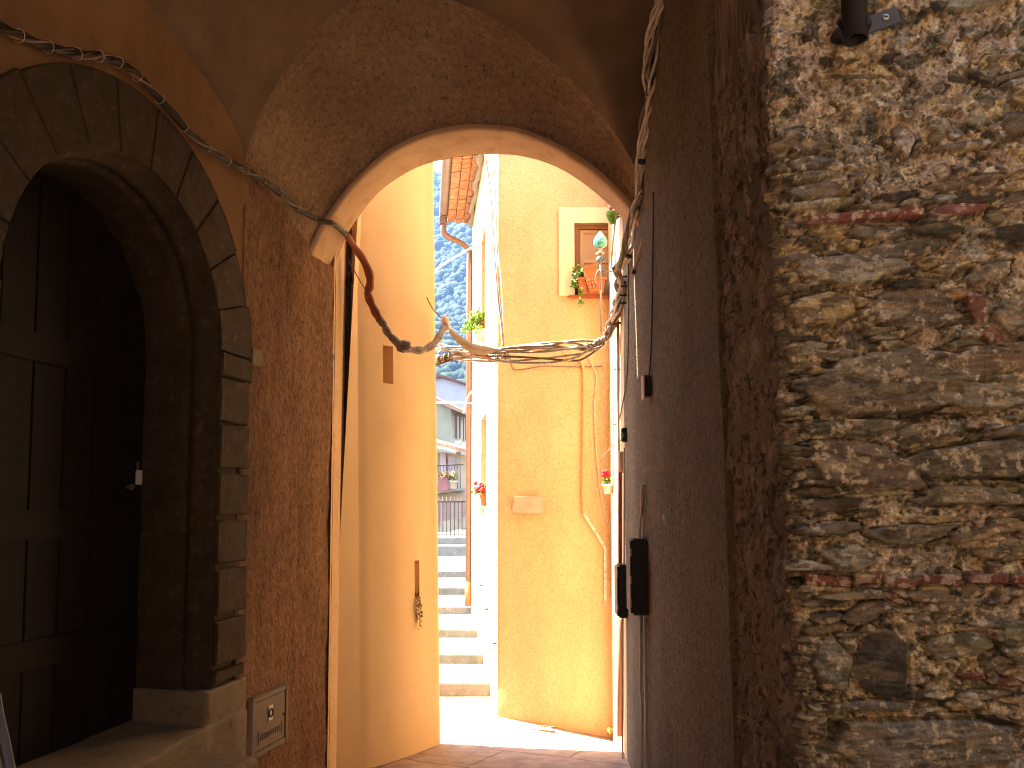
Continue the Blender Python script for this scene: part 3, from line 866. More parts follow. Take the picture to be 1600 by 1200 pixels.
me.loops.add(quads.size); me.loops.foreach_set('vertex_index', quads.ravel().astype(np.int32))
me.polygons.add(len(quads)); me.polygons.foreach_set('loop_start', np.arange(0, quads.size, 4, dtype=np.int32))
me.polygons.foreach_set('use_smooth', np.ones(len(quads), bool))
me.update(calc_edges=True); me.validate()
ca = me.attributes.new('stone_tint', 'FLOAT_COLOR', 'POINT')
ca.data.foreach_set('color', np.concatenate([np.clip(cc, .012, .85), np.ones((len(cc), 1))], 1).ravel().astype(np.float32))
me.materials.append(M['rubble'])
o = bpy.data.objects.new('rubble_wall', me); col.objects.link(o)
tag(o, 'rough wall of grey brown rubble stone and yellow mortar with thin red tile courses', 'wall')

# drain pipe stub at its top
dp_c = onp(1335, 30, C0 + FN * .075, FN)
dp = thing('drainpipe', 'dark open ended pipe clamped to the top of the rubble stone wall', 'drainpipe', (dp_c.x, dp_c.y, dp_c.z))
zb = onp(1335, 62, C0 + FN * .075, FN).z
bt = [(.0395, 0), (.0395, 2.6)]
b = MB(); n_ = 28
ro, ri = .0395, .035
prof = [(ri, .3), (ri, .0), (ro, 0), (ro, 1.4), (ri, 1.4)]
vs, fs = [], []
for r_, hh in prof:
    for j in range(n_):
        a = 2 * math.pi * j / n_
        vs.append((dp_c.x + r_ * math.cos(a), dp_c.y + r_ * math.sin(a), zb + hh))
for i in range(len(prof) - 1):
    for j in range(n_): fs.append((i * n_ + j, i * n_ + (j + 1) % n_, (i + 1) * n_ + (j + 1) % n_, (i + 1) * n_ + j))
b.add(vs, fs, True).build('pipe', M['black_metal'], dp)
FM = Matrix((FD, -FN, Vector((0, 0, 1)))).transposed()
pc = onp(1378, 32, C0 + FN * .035, FN)
tl = FM @ Matrix.Rotation(R(-17), 3, 'Y')
br = MB().box(pc, (.115, .008, .058), tl, .003)
br.build('bracket_plate', M['grey_metal'], dp)
pc2 = onp(1352, 34, C0 + FN * .055, FN)
MB().box(pc2, (.02, .05, .05), tl, .003).build('bracket_arm', M['black_metal'], dp)
ps = onp(1384, 27, C0 + FN * .041, FN)
b = MB().lathe(ps, [(.011, -.004), (.011, .001), (.008, .004), (.002, .005)], 16, FN)
sc_ = b.build('screw', M['screw'], dp)
b = MB().box(ps + FN * .0062, (.011, .002, .003), FM @ Matrix.Rotation(R(30), 3, 'Y')).box(ps + FN * .0066, (.003, .002, .011), FM @ Matrix.Rotation(R(30), 3, 'Y'))
b.build('screw_slot', M['ink'], sc_)
pl = onp(1314, 58, C0 + FN * .04, FN)
MB().blob(pl, (.036, .03, .022), 3, 2, .3).build('clamp_stub', M['black_metal'], dp)
MB().tube([onp(1312, 34, C0 + FN * .03, FN), onp(1326, 58, C0 + FN * .06, FN)], .010, 8).build('clamp_strap', M['black_metal'], dp)
# ================================================================== THE LANE BEYOND
def leaves(mb, c, rad, n, size, seed=0, droop=0.0):
    rg = random.Random(seed)
    c = Vector(c)
    for i in range(n):
        d = Vector((rg.gauss(0, 1), rg.gauss(0, 1), rg.gauss(0, 1))).normalized() * (rg.random() ** .5)
        p = c + Vector((d.x * rad[0], d.y * rad[1], d.z * rad[2]))
        a = Vector((rg.gauss(0, 1), rg.gauss(0, 1), rg.gauss(0, .6) - droop)).normalized()
        s_ = a.orthogonal().normalized(); s_ = (Matrix.Rotation(rg.uniform(0, 6.28), 3, a) @ s_)
        l, w_ = size * rg.uniform(.7, 1.3), size * rg.uniform(.3, .5)
        n_ = a.cross(s_)
        mb.add([p, p + a * l * .5 + s_ * w_, p + a * l + n_ * l * .12, p + a * l * .5 - s_ * w_], [(0, 1, 2, 3)])
    return mb
def pot(mb, c, r0, r1, h, n=16, axis=Vector((0, 0, 1))):
    return mb.lathe(c, [(r0 * .9, 0), (r0, .003), (r1 * .95, h * .8), (r1 * 1.1, h * .8), (r1 * 1.1, h), (r1 * .92, h), (r1 * .86, h * .82)], n, axis)

# --- smooth yellow house on the left (slightly battered rounded corner)
yh = thing('yellow_house', 'smooth ochre yellow house wall curving round at the left edge of the lane', 'house', (-1.4, 7.2, -1.9))
plan = smoothpath([(-1.165, 6.33, 0), (-1.10, 6.395, 0), (-1.02, 6.475, 0), (-.875, 6.66, 0), (-.745, 6.88, 0), (-.645, 7.07, 0), (-.590, 7.16, 0), (-.60, 7.195, 0), (-.72, 7.22, 0), (-1.1, 7.28, 0), (-2.2, 7.45, 0), (-5, 7.9, 0)], 12)
zrow = None
def yz_of(px_list):
    pass
def ysurf(i, z):
    p = plan[i]
    q = (z + 1.9) / 4.6
    bt_ = .085 * q
    zA, zB = zat(400, 6.33), zat(790, 6.3)
    k4, k8 = -.1846, -.1968
    kx = k8 + (k4 - k8) * (z - zB) / (zA - zB)
    K = 36
    if i < K:                                   # straight near end, its edge leaning with the wall
        d = 7.495 / (1 - kx)
        p = Vector((d - 7.495, d, 0)).lerp(plan[K] - Vector((bt_, -.02 * q, 0)), i / K)
        return Vector((p.x, p.y, z))
    return Vector((p.x - bt_, p.y + .02 * q, z))
def slit(px0, py0, px1, py1):
    """nearest plan index range and heights of a slit seen at these pixels"""
    def idx(px, py):
        rr_ = [v.x / v.y for v in (ysurf(i, 0) for i in range(len(plan)))]
        best = min(range(rr_.index(max(rr_)) - 1), key=lambda i: abs((lambda v: v.x / v.y - ray(px, py).x / ray(px, py).y)(ysurf(i, 0))))
        return best
    i0, i1 = idx(px0, (py0 + py1) / 2), idx(px1, (py0 + py1) / 2)
    dm = ysurf(i0, 0).y
    return i0, max(i0 + 1, i1), zat(py1, dm), zat(py0, dm)
fine = []
plan2 = []
for a, c in zip(plan, plan[1:]):
    for k in range(3): plan2.append(a.lerp(c, k / 3))
plan = plan2 + [plan[-1]]
sl1 = slit(602, 538, 618, 598); sl2 = slit(646, 876, 653, 936)
zs = sorted(set([-2.2, -2.0] + list(np.linspace(-1.8, 5.0, 24)) + [sl1[2], sl1[3], sl2[2], sl2[3]]))
rows = [[tuple(ysurf(i, z)) for i in range(len(plan))] for z in zs]
holes = []
for (i0, i1, z0, z1) in (sl1, sl2):
    holes.append((i0, i1, zs.index(z0), zs.index(z1)))
def skip(zi, i): return any(i0 <= i < i1 and a <= zi < c for i0, i1, a, c in holes)
b = MB().grid(rows, True, skip)
top = zs[-1]
b.add([tuple(ysurf(i, top)) for i in range(len(plan))] + [(-5, 6.33, top)], [tuple(range(len(plan) + 1))])
e0 = [tuple(ysurf(0, z)) for z in zs]                 # return to the left
b.grid([e0, [(p[0] + .004, 6.345, p[2]) for p in e0], [(p[0] + .012, 6.43, p[2]) for p in e0], [(-5, 6.5, p[2]) for p in e0]], False)
ywall = b.build('wall', M['yellow'], yh)
slits = []
for (i0, i1, a, c) in holes:
    z0, z1 = zs[a], zs[c]
    A, B = ysurf(i0, (z0 + z1) / 2), ysurf(i1, (z0 + z1) / 2)
    nrm = Vector((B.y - A.y, -(B.x - A.x), 0)).normalized()
    if nrm.y > 0: nrm = -nrm
    inn = -nrm * .11 + Vector((-.03, .0, 0))
    a0, a1, b0, b1 = ysurf(i0, z0), ysurf(i0, z1), ysurf(i1, z0), ysurf(i1, z1)
    mb = MB()
    mb.quad(a0, a1, a1 + inn, a0 + inn); mb.quad(b0, b1, b1 + inn, b0 + inn); mb.quad(a0, b0, b0 + inn, a0 + inn); mb.quad(a1, b1, b1 + inn, a1 + inn)
    mb.quad(a0 + inn, b0 + inn, b1 + inn, a1 + inn)
    mb.build('vent_slit', M['yellow'], ywall)
    slits.append((a0, b0, a1, b1, nrm))
# dry weed hanging from the lower slit
p0 = (slits[1][0] + slits[1][1]) / 2
wd = thing('dry_weed', 'wisp of dry brown weed trailing from the lower slit in the yellow house wall', 'plant', tuple(p0))
b = MB(); rg = random.Random(4)
for k in range(8):
    pth = [p0 + Vector((rg.uniform(-.01, .015), rg.uniform(-.01, .01), rg.uniform(.0, .03)))]
    L_ = rg.uniform(.10, .34)
    for j in range(1, 8):
        pth.append(pth[-1] + Vector((.004 * rg.gauss(0, 1) + (.008 if j < 3 else .001), -.010 if j < 3 else .004 * rg.gauss(0, 1), -L_ / 8)))
    b.tube(pth, .0018, 4)
b.build('stems', M['dry'], wd)
b = MB(); leaves(b, p0 + Vector((.02, -.02, -.10)), (.02, .015, .16), 70, .018, 5, .6); leaves(b, p0 + Vector((0, -.01, .03)), (.012, .012, .05), 26, .02, 6)
b.build('dead_leaves', M['dry'], wd)

# --- dark drainpipe in the corner
pa, pb_ = at(544.0, 352, 6.375), at(541.5, 560, 6.375); pc_ = at(540, 790, 6.375)
bp_ = thing('drainpipe', 'dark brown drainpipe tucked into the gap beside the yellow house', 'drainpipe', tuple(pc_))
MB().tube(resample([pa, pb_, pc_ - Vector((.004, 0, .15))], 20)[:20], .0285, 14).build('pipe', M['cable_dark'], bp_)
MB().tube([at(543.4, 426, 6.373), at(543.2, 442, 6.373)], .0335, 14).build('collar', M['cable_dark'], bp_)
MB().tube([at(533, 444, 6.34), at(552, 442, 6.31)], .004, 6).build('collar_clip', M['cable_dark'], bp_)

# --- right hand house (sunlit strip)
rh = thing('right_house', 'ochre house wall on the right, a narrow sunlit strip beyond the arch', 'house', (.95, 7.2, -2.0))
rp_ = [(.872, 6.68), (.873, 6.75), (.895, 7.4), (.93, 8.19), (.95, 8.6)]
rows = [[(x + .004 * float(fbm(y * 3, z * 3, 31)), y, z) for x, y in [(float(np.interp(t, [p[1] for p in rp_], [p[0] for p in rp_])), t) for t in np.linspace(6.68, 8.6, 30)]] for z in np.linspace(-2.4, 5.2, 30)]
b = MB().grid(rows)
b.prism([(.90, 6.05, 5.2), (3.4, 6.05, 5.2), (3.4, 8.15, 5.2), (.93, 8.15, 5.2)], (0, 0, .15))
b.build('wall', M['facade'], rh)
def RX(d): return float(np.interp(d, [p[1] for p in rp_], [p[0] for p in rp_])) if d > 6.68 else RWx(d)
def onR(px, py, off=0.0):
    """point on the right-hand wall line seen at a pixel"""
    lo, hi = 2.9, 8.2
    k_ = ray(px, py).x / ray(px, py).y
    f_ = lambda d: (RX(d) - off) / d - k_
    for _ in range(60):
        m_ = (lo + hi) / 2
        if f_(m_) > 0: lo = m_
        else: hi = m_
    return at(px, py, (lo + hi) / 2)

# --- ochre house facing the arch
DF = 8.2
oh = thing('ochre_house', 'rough ochre stucco house facing the arch with a cream framed window and overhanging tiled eaves', 'house', (.6, 9.5, -2.0))
XL = at(778, 700, DF).x
SD = Vector((-.60 - XL, 12.8 - DF, 0)).normalized()      # along the side wall
SN = Vector((-SD.y, SD.x, 0))                             # its outward normal (to the left)
def SP(t, z, off=0.0): return Vector((XL, DF, z)) + SD * t + SN * off
def SPpx(px, py, off=0.0):
    p = onp(px, py, Vector((XL, DF, 0)) + SN * off, SN)
    return (p - Vector((XL, DF, 0))).dot(SD), p.z
ZT = 4.3
# facade with the window hole
wx0, wx1 = at(897, 400, DF).x, 1.06
wz1, wz0 = zat(350, DF), zat(463, DF)
gx = sorted(list(np.linspace(XL, 2.6, 40)) + [wx0, wx1]); gz = sorted(list(np.linspace(-2.5, ZT, 60)) + [wz0, wz1])
rows = []
for z in gz:
    r = []
    for i, x in enumerate(gx):
        bulge = .03 * np.exp(-((z + 1.95) / .25) ** 2) if x < .4 else 0
        r.append((x + (.006 * float(fbm(z * 5, 2, 35)) if i == 0 else 0), DF - bulge - .010 * float(fbm(x * 1.5, z * 1.5, 33)) + (.0 if i else .012), z))
    rows.append(r)
ix0, ix1, iz0, iz1 = gx.index(wx0), gx.index(wx1), gz.index(wz0), gz.index(wz1)
b = MB().grid(rows, True, lambda zi, xi: ix0 <= xi < ix1 and iz0 <= zi < iz1)
b.build('front_wall', M['facade'], oh)
b = MB(); rv = .085
b.quad((wx0, DF - .02, wz0), (wx0, DF - .02, wz1), (wx0, DF + rv, wz1), (wx0, DF + rv, wz0))
b.quad((wx1, DF, wz0), (wx1, DF, wz1), (wx1, DF + rv, wz1), (wx1, DF + rv, wz0))
b.quad((wx0, DF - .02, wz1), (wx1, DF - .02, wz1), (wx1, DF + rv, wz1), (wx0, DF + rv, wz1))
b.quad((wx0, DF - .02, wz0), (wx1, DF - .02, wz0), (wx1, DF + rv, wz0), (wx0, DF + rv, wz0))
fx0 = at(873, 400, DF).x; fz1 = zat(326, DF)
y0 = DF - .022
b.box(((fx0 + wx0) / 2, y0, (fz1 + wz0) / 2), (wx0 - fx0, .03, fz1 - wz0)); b.box(((wx0 + wx1) / 2, y0, (fz1 + wz1) / 2), (wx1 - wx0 - .001, .03, fz1 - wz1))
win = b.build('window_surround', M['cream'], oh)
b = MB().box(((wx0 + wx1) / 2 - .03, DF - .01, wz0 - .012), (wx1 - wx0 + .05, .11, .022), None, .004)
b.build('window_sill', M['terracotta'], win)
yb = DF + rv - .03
b = MB()
for (x0, x1, z0, z1) in ((wx0 + .01, wx0 + .05, wz0, wz1), (wx1 - .05, wx1 - .01, wz0, wz1), (wx0 + .05, wx1 - .05, wz1 - .045, wz1 - .005)):
    b.box(((x0 + x1) / 2, yb - .02, (z0 + z1) / 2), (x1 - x0, .05, z1 - z0))
b.build('window_frame', M['frame_wood'], win)
b = MB().box(((wx0 + wx1) / 2, yb, (wz0 + wz1) / 2), (wx1 - wx0 - .1, .03, wz1 - wz0 - .05))
for (x0, x1) in ((wx0 + .06, (wx0 + wx1) / 2 - .008), ((wx0 + wx1) / 2 + .008, wx1 - .06)):
    for (xa, xb, za, zb_) in ((x0, x0 + .035, wz0, wz1 - .05), (x1 - .035, x1, wz0, wz1 - .05), (x0 + .035, x1 - .035, wz1 - .085, wz1 - .05), (x0 + .035, x1 - .035, (wz0 + wz1) / 2 - .02, (wz0 + wz1) / 2 + .02)):
        b.box(((xa + xb) / 2, yb - .02, (za + zb_) / 2), (xb - xa, .014, zb_ - za))
b.build('shutter', M['shutter'], win)
# concrete footing at the right part of the base
p = [at(868, 1113, DF - .05), at(878, 1122, DF - .05)]
MB().box((.62, DF - .03, -2.2), (.62, .06, .25), None, .01).build('footing', M['mortar'], oh) if False else None
# side wall with two window holes
tA, tB = SPpx(758, 430)[0], SPpx(752, 430)[0]
u_z1, u_z0 = zat(352, DF + tA), zat(516, DF + tA)
tC, tD = SPpx(760, 700)[0], SPpx(751.5, 700)[0]
l_z1, l_z0 = zat(644, DF + tC), zat(792, DF + tC)
TE = 4.62
gt = sorted(list(np.linspace(0, TE, 24)) + [tA, tB, tC, tD]); gz = sorted(list(np.linspace(-2.3, ZT, 30)) + [u_z0, u_z1, l_z0, l_z1])
hol = [(gt.index(tA), gt.index(tB), gz.index(u_z0), gz.index(u_z1)), (gt.index(tC), gt.index(tD), gz.index(l_z0), gz.index(l_z1))]
b = MB().grid([[tuple(SP(t, z)) for t in gt] for z in gz], False, lambda zi, ti: any(a <= ti < c and e <= zi < f_ for a, c, e, f_ in hol))
e = SP(TE, 0)
b.quad((e.x, e.y, -2.3), (e.x, e.y, ZT), (3, e.y + .3, ZT), (3, e.y + .3, -2.3))
side = b.build('side_wall', M['white_wall'], oh)
for (t0, t1, z0, z1) in ((tA, tB, u_z0, u_z1), (tC, tD, l_z0, l_z1)):
    mb = MB(); dpt = -.16
    mb.quad(SP(t0, z0), SP(t0, z1), SP(t0, z1, dpt), SP(t0, z0, dpt)); mb.quad(SP(t1, z0), SP(t1, z1), SP(t1, z1, dpt), SP(t1, z0, dpt))
    mb.quad(SP(t0, z1), SP(t1, z1), SP(t1, z1, dpt), SP(t0, z1, dpt)); mb.quad(SP(t0, z0), SP(t1, z0), SP(t1, z0, dpt), SP(t0, z0, dpt))
    wv = mb.build('side_window', M['facade'], oh)
    mb = MB().quad(SP(t0, z0, dpt + .02), SP(t1, z0, dpt + .02), SP(t1, z1, dpt + .02), SP(t0, z1, dpt + .02))
    mb.build('window_pane', M['frame_wood'], wv)
# eaves: tiled soffit, mortar fillet, gutter
E1 = at(700, 316, 12.0); ov = .36
def EO(t, q, z): return SP(t, z, q)
soff = MB()
nT = 34
for i in range(nT):                                         # flat tiles laid on rafters, seen from below
    t0, t1 = -.2 + (TE + .2) * i / nT, -.2 + (TE + .2) * (i + 1) / nT - .008
    for j in range(3):
        q0, q1 = j * ov / 3, (j + 1) * ov / 3 - .007
        zz = ZT - .03 + random.uniform(-.006, .006)
        A_, B_, C_, D_ = EO(t0, q0 + .02, zz), EO(t1, q0 + .02, zz), EO(t1, q1 + .02, zz - .02), EO(t0, q1 + .02, zz - .02)
        soff.prism([A_, B_, C_, D_], (0, 0, .03))
roof = MB()
roof.prism([EO(-.25, ov + .02, ZT + .0), EO(TE - .05, ov + .02, ZT + .0), EO(TE + .05, 0, ZT + .03), (4, 13.2, ZT + 1.2), (4, 7.95, ZT + 1.2)], (0, 0, .10))
rf = roof.build('roof', M['tile'], oh)
soff.build('soffit_tiles', M['tile'], rf)
pth = [EO(t, .03 + .02 * math.sin(t * 7), ZT - .06 + .015 * math.sin(t * 11)) for t in np.linspace(-.4, TE, 40)]
MB().tube(pth, [.045 + .014 * math.sin(i * 1.7) for i in range(40)], 8).build('eave_mortar', M['mortar'], oh)
b = MB()
gp = []
for t in np.linspace(-.25, TE - .15, 30):
    gp.append([tuple(EO(t, ov + .08 - .065 * math.cos(a), ZT + .03 - .065 * math.sin(a))) for a in np.linspace(-.1, math.pi + .1, 10)])
b.grid(gp)
gut = b.build('gutter', M['gutter'], oh)
tg = TE - .25
b = MB().box(EO(tg, ov + .08, ZT - .10), (.11, .11, .15), rotz(.1), .02)
b.build('rainwater_head', M['brown_metal'], gut)
xp = SP(TE - .02, 0, .045)
g0 = EO(tg, ov + .08, ZT - .16)
zl = zat(947, xp.y)
MB().tube(smoothpath([g0, g0 + Vector((0, 0, -.08)), g0 + Vector((.05, .04, -.16)), g0.lerp(Vector((xp.x, xp.y, g0.z)), .75) + Vector((0, 0, -.23)), Vector((xp.x, xp.y, g0.z - .32)), Vector((xp.x, xp.y, g0.z - .5))], 5) + [Vector((xp.x, xp.y, zl + .15))], .042, 12).build('downpipe', M['brown_metal'], oh)
MB().tube([Vector((xp.x, xp.y, zl + .36)), Vector((xp.x, xp.y, zl))], .047, 12).build('downpipe_shoe', M['terracotta'], oh)

# --- stone plaque
pz0, pz1 = zat(803, DF), zat(775, DF); px0_, px1_ = at(802, 790, DF).x, at(848, 790, DF).x
pq = thing('stone_plaque', 'small blank grey stone plaque set into the ochre house front', 'plaque', ((px0_ + px1_) / 2, DF - .03, pz0))
MB().box(((px0_ + px1_) / 2, DF - .03, (pz0 + pz1) / 2), (px1_ - px0_, .05, pz1 - pz0), Matrix.Rotation(R(1.2), 3, 'Y'), .012).build('slab', M['plaque'], pq)
b = MB()
for k, (w0, dz) in enumerate(((.05, .02), (.09, .0), (.07, -.02))):
    for j in range(7): b.box(((px0_ + px1_) / 2 - w0 / 2 + w0 * j / 6, DF - .0552, (pz0 + pz1) / 2 + dz), (.008, .001, .004))
b.build('worn_inscription', M['sill'], pq)

# --- pots in the facade window
def obj1(name, mb, m, label, cat, group=None):
    return tag(mb.build(name, m), label, cat, group)
xq = (at(903, 452, 8.12).x + at(941, 452, 8.12).x) / 2
pl_ = thing('window_planter', 'low terracotta planter on the cream framed window sill with drooping green stems', 'planter', (xq, 8.14, wz0))
h_ = zat(440, 8.14) - zat(463, 8.14)
b = MB(); b.add(*(lambda v, f: (v, f))([(xq - .10, 8.06, wz0), (xq + .12, 8.06, wz0), (xq + .12, 8.20, wz0), (xq - .10, 8.20, wz0), (xq - .125, 8.04, wz0 + h_), (xq + .14, 8.04, wz0 + h_), (xq + .14, 8.22, wz0 + h_), (xq - .125, 8.22, wz0 + h_)], [(0, 1, 2, 3), (4, 5, 6, 7), (0, 1, 5, 4), (1, 2, 6, 5), (2, 3, 7, 6), (3, 0, 4, 7)]))
b.box((xq + .008, 8.13, wz0 + h_ - .012), (.285, .2, .024), None, .005)
b.build('trough', M['terracotta'], pl_)
b = MB(); c_ = at(903, 432, 8.08)
leaves(b, c_, (.065, .05, .12), 260, .026, 11); leaves(b, at(897, 442, 8.06), (.04, .04, .05), 110, .026, 12, .4); leaves(b, at(908, 455, 8.02), (.025, .02, .06), 60, .022, 13, .8)
leaves(b, at(906, 470, 8.02), (.02, .02, .035), 16, .03, 14, .8)
b.tube(smoothpath([at(908, 458, 8.03), at(905, 470, 8.02), at(910, 476, 8.02), at(904, 480, 8.02)], 4), .003, 5)
b.build('foliage', M['leaf'], pl_)
tp = at(924, 437, 8.06)
lp = thing('leaning_pot', 'square terracotta pot leaning over on the planter in the window', 'flower pot', tuple(tp))
T_ = Matrix.Rotation(R(-12), 3, 'Y')
hw_, hh_ = .062, .125
b = MB()
vs = [tp + T_ @ Vector(v) for v in [(-hw_ * .72, -.045, -hh_), (hw_ * .72, -.045, -hh_), (hw_ * .72, .045, -hh_), (-hw_ * .72, .045, -hh_), (-hw_, -.06, hh_), (hw_, -.06, hh_), (hw_, .06, hh_), (-hw_, .06, hh_)]]
b.add(vs, [(0, 1, 2, 3), (4, 5, 6, 7), (0, 1, 5, 4), (1, 2, 6, 5), (2, 3, 7, 6), (3, 0, 4, 7)])
b.box(tp + T_ @ Vector((0, 0, hh_ - .015)), (hw_ * 2.1, .13, .03), T_, .004)
b.build('pot', M['terracotta'], lp)
b = MB()
for k in range(3):
    for zz in (-.01, -.045, -.08): b.box(tp + T_ @ Vector((-.03 + .03 * k, -.056, zz)), (.022, .012, .028), T_, .003)
b.build('relief', M['tile'], lp)

# --- ceramic pine cone finial on a pole
pd_ = 7.35
pcx = at(938, 390, pd_)
fp = thing('finial_pole', 'turquoise ceramic pine cone on a thin grey pole in front of the window', 'finial', (pcx.x, pd_, zat(520, pd_)))
z0, z1 = zat(388, pd_), zat(361, pd_)
b = MB()
bm = bmesh.new(); bmesh.ops.create_uvsphere(bm, u_segments=40, v_segments=28, radius=1)
for v in bm.verts:
    t = (v.co.z + 1) / 2
    rr = .054 * (math.sin(math.pi * min(1, t ** .62)) ** .8) if 0 < t < 1 else 0
    a = math.atan2(v.co.y, v.co.x)
    sc1 = abs(math.sin(a * 4 + t * 11)) * abs(math.sin(-a * 4 + t * 11))
    rr *= 1 + .16 * sc1
    v.co = Vector((rr * math.cos(a), rr * math.sin(a), (z1 - z0) * t))
b.bm(bm, Vector((pcx.x, pd_, z0)), Matrix.Identity(3), True)
b.build('pine_cone', M['teal'], fp)
b = MB()
zs_ = zat(392, pd_)
b.lathe((pcx.x, pd_, zs_ - .012), [(.012, -.01), (.02, .0), (.014, .012), (.022, .034)], 14)
for k in range(8):
    a = k * math.pi / 4
    d_ = Vector((math.cos(a), math.sin(a), -.5)).normalized()
    b.tube([Vector((pcx.x, pd_, zs_ - .005)), Vector((pcx.x, pd_, zs_ - .005)) + d_ * .045], [.012, .003], 6)
b.build('star_base', M['conduit'], fp)
b = MB().blob((pcx.x - .005, pd_, zat(405, pd_)), (.030, .03, .028), 5, 2, .5)
leaves(b, (pcx.x, pd_, zat(408, pd_)), (.035, .03, .03), 26, .03, 41)
b.build('blue_ornament', mat('slate_blue_glaze', (.14, .18, .22), (.09, .12, .15), 30, .4), fp)
b = MB().tube([Vector((pcx.x, pd_, zs_)), Vector((pcx.x + .004, pd_, zat(520, pd_)))], .0085, 8)
b.tube(smoothpath([at(940, 418, pd_), at(933, 425, pd_), at(930, 438, pd_), at(936, 450, pd_), at(939, 446, pd_)], 4), .005, 6)
b.build('pole', M['gutter'], fp)
q_ = at(940, 424, pd_); q2 = onR(953, 424, 0)
q2 = Vector((RX(pd_), pd_, q_.z))
MB().tube([q_, q2], .006, 6).build('wall_bracket', M['gutter'], fp)

# --- flowers on the right hand house
d1 = 7.0
def hang(px, py0, py1, off, lab, petal, potm, seed):
    P0 = onR(px, (py0 + py1) / 2, off)
    t_ = thing('hanging_flower_pot', lab, 'flower pot', tuple(P0))
    return P0, t_
P0, hp = hang(958, 335, 348, .06, 'pink flowers in a small green pot hanging high on the sunlit right wall', None, None, 1)
k_ = P0.y / F
MB().lathe(at(957, 350, P0.y), [(.018, 0), (.045, .05), (.055, .09), (.048, .1)], 14).build('pot', M['leaf_bright'], hp)
b = MB()
for i, (px, py) in enumerate(((955, 326), (960, 322), (962, 328), (957, 331), (959, 318), (963, 324))): b.blob(at(px, py, P0.y - .02), .020, i, 1, .4)
b.build('petals', M['petal_pink'], hp)
b = MB(); leaves(b, at(958, 336, P0.y), (.05, .04, .035), 50, .035, 51); b.build('foliage', M['leaf'], hp)
P0 = onR(946, 745, .03); P0 = at(946, 745, 7.9)
hp = thing('hanging_flower_pot', 'red geranium peeping from behind the edge of the sunlit right wall', 'flower pot', tuple(P0))
b = MB()
for i, (px, py) in enumerate(((944, 738), (948, 737), (946, 743), (950, 742), (943, 742))): b.blob(at(px, py, 7.88), .024, i, 1, .45)
b.build('petals', M['petal_red'], hp)
b = MB(); leaves(b, at(948, 752, 7.9), (.03, .03, .045), 45, .035, 52); b.build('foliage', M['leaf_bright'], hp)
pot(MB(), at(950, 772, 7.9), .035, .05, .09).build('pot', M['white_plastic'], hp)

# --- flower pots on the sunny side wall
def shelfpot(tt, zc, z_leaf, name, lab, kind):
    base = SP(tt, zc, .02)
    t_ = thing(name, lab, 'flower pot', tuple(base))
    return base, t_
tt = (tA + tB) / 2 - .1
zc = zat(515, DF + tt)
b = MB()
b.box(SP(tt, zc - .075, .03), (.11, .30, .13), rotz(.1), .02)
obj1('pot_shelf', b, M['plaque'], 'stone shelf jutting from the sunny side wall under the trailing plant', 'shelf')
base, tpn = shelfpot(tt, zc, 0, 'trailing_plant', 'bright green plant trailing out of a terracotta pot on the upper side window ledge', 0)
pot(MB(), base + Vector((0.03, 0, -.005)), .04, .06, .14).build('pot', M['terracotta'], tpn)
b = MB(); leaves(b, base + Vector((-.04, -.03, .14)), (.11, .12, .09), 260, .045, 61); leaves(b, base + Vector((-.13, -.02, .06)), (.07, .08, .08), 130, .042, 62, .5); leaves(b, base + Vector((-.05, -.1, -.01)), (.05, .05, .08), 60, .04, 63, .6); leaves(b, base + Vector((-.20, -.02, .0)), (.05, .06, .05), 44, .04, 64, .6)
b.build('foliage', M['leaf_bright'], tpn)
tt = (tC + tD) / 2 - .05
zc = zat(790, DF + tt)
b = MB()
prof = [(.03, -.16), (.06, -.12), (.07, -.05), (.13, -.02), (.13, 0)]
b.lathe(SP(tt, zc, .02), [(.015, -.12), (.03, -.10), (.035, -.05), (.065, -.02), (.07, -.002)], 16)
obj1('pot_shelf', b, M['plaque'], 'carved stone bracket under the red geranium pot on the sunny side wall', 'shelf')
base, gp_ = shelfpot(tt, zc, 0, 'geranium_pot', 'red geranium in a terracotta pot on a bracket by the lower side window', 0)
pot(MB(), base + Vector((.02, 0, 0)), .035, .05, .15).build('pot', M['terracotta'], gp_)
b = MB(); rg = random.Random(8)
for i in range(12): b.blob(base + Vector((rg.uniform(-.09, .06), rg.uniform(-.08, .08), rg.uniform(.17, .26))), .028, i, 1, .5)
b.build('petals', M['petal_red'], gp_)
b = MB(); leaves(b, base + Vector((-.02, 0, .155)), (.08, .08, .045), 90, .035, 65); b.build('foliage', M['leaf'], gp_)

# --- drain grate, sprig
xg = at(826, 1116, 8.02)
gz_ = float(ground_z(.12, 7.98)) + .012
b = MB()
for k in range(15): b.box((-.06 + .42 * k / 14, 7.98, gz_ - .02 * (k / 14) * 2.6 * .8), (.014, .13, .016), rotz(.3))
for dy in (-.07, .07): b.box((.15, 7.98 + dy, gz_ - .02), (.46, .016, .016), Matrix.Rotation(R(4.5), 3, 'Y'))
obj1('drain_grate', b, M['rubble_low'], 'narrow drain grating in the sunny paving at the foot of the ochre house', 'drain')
b = MB(); leaves(b, at(953, 1141, 7.95), (.03, .03, .02), 26, .03, 71)
obj1('weed', b, M['leaf_bright'], 'tiny bright green weed at the foot of the ochre house by the right corner', 'plant')

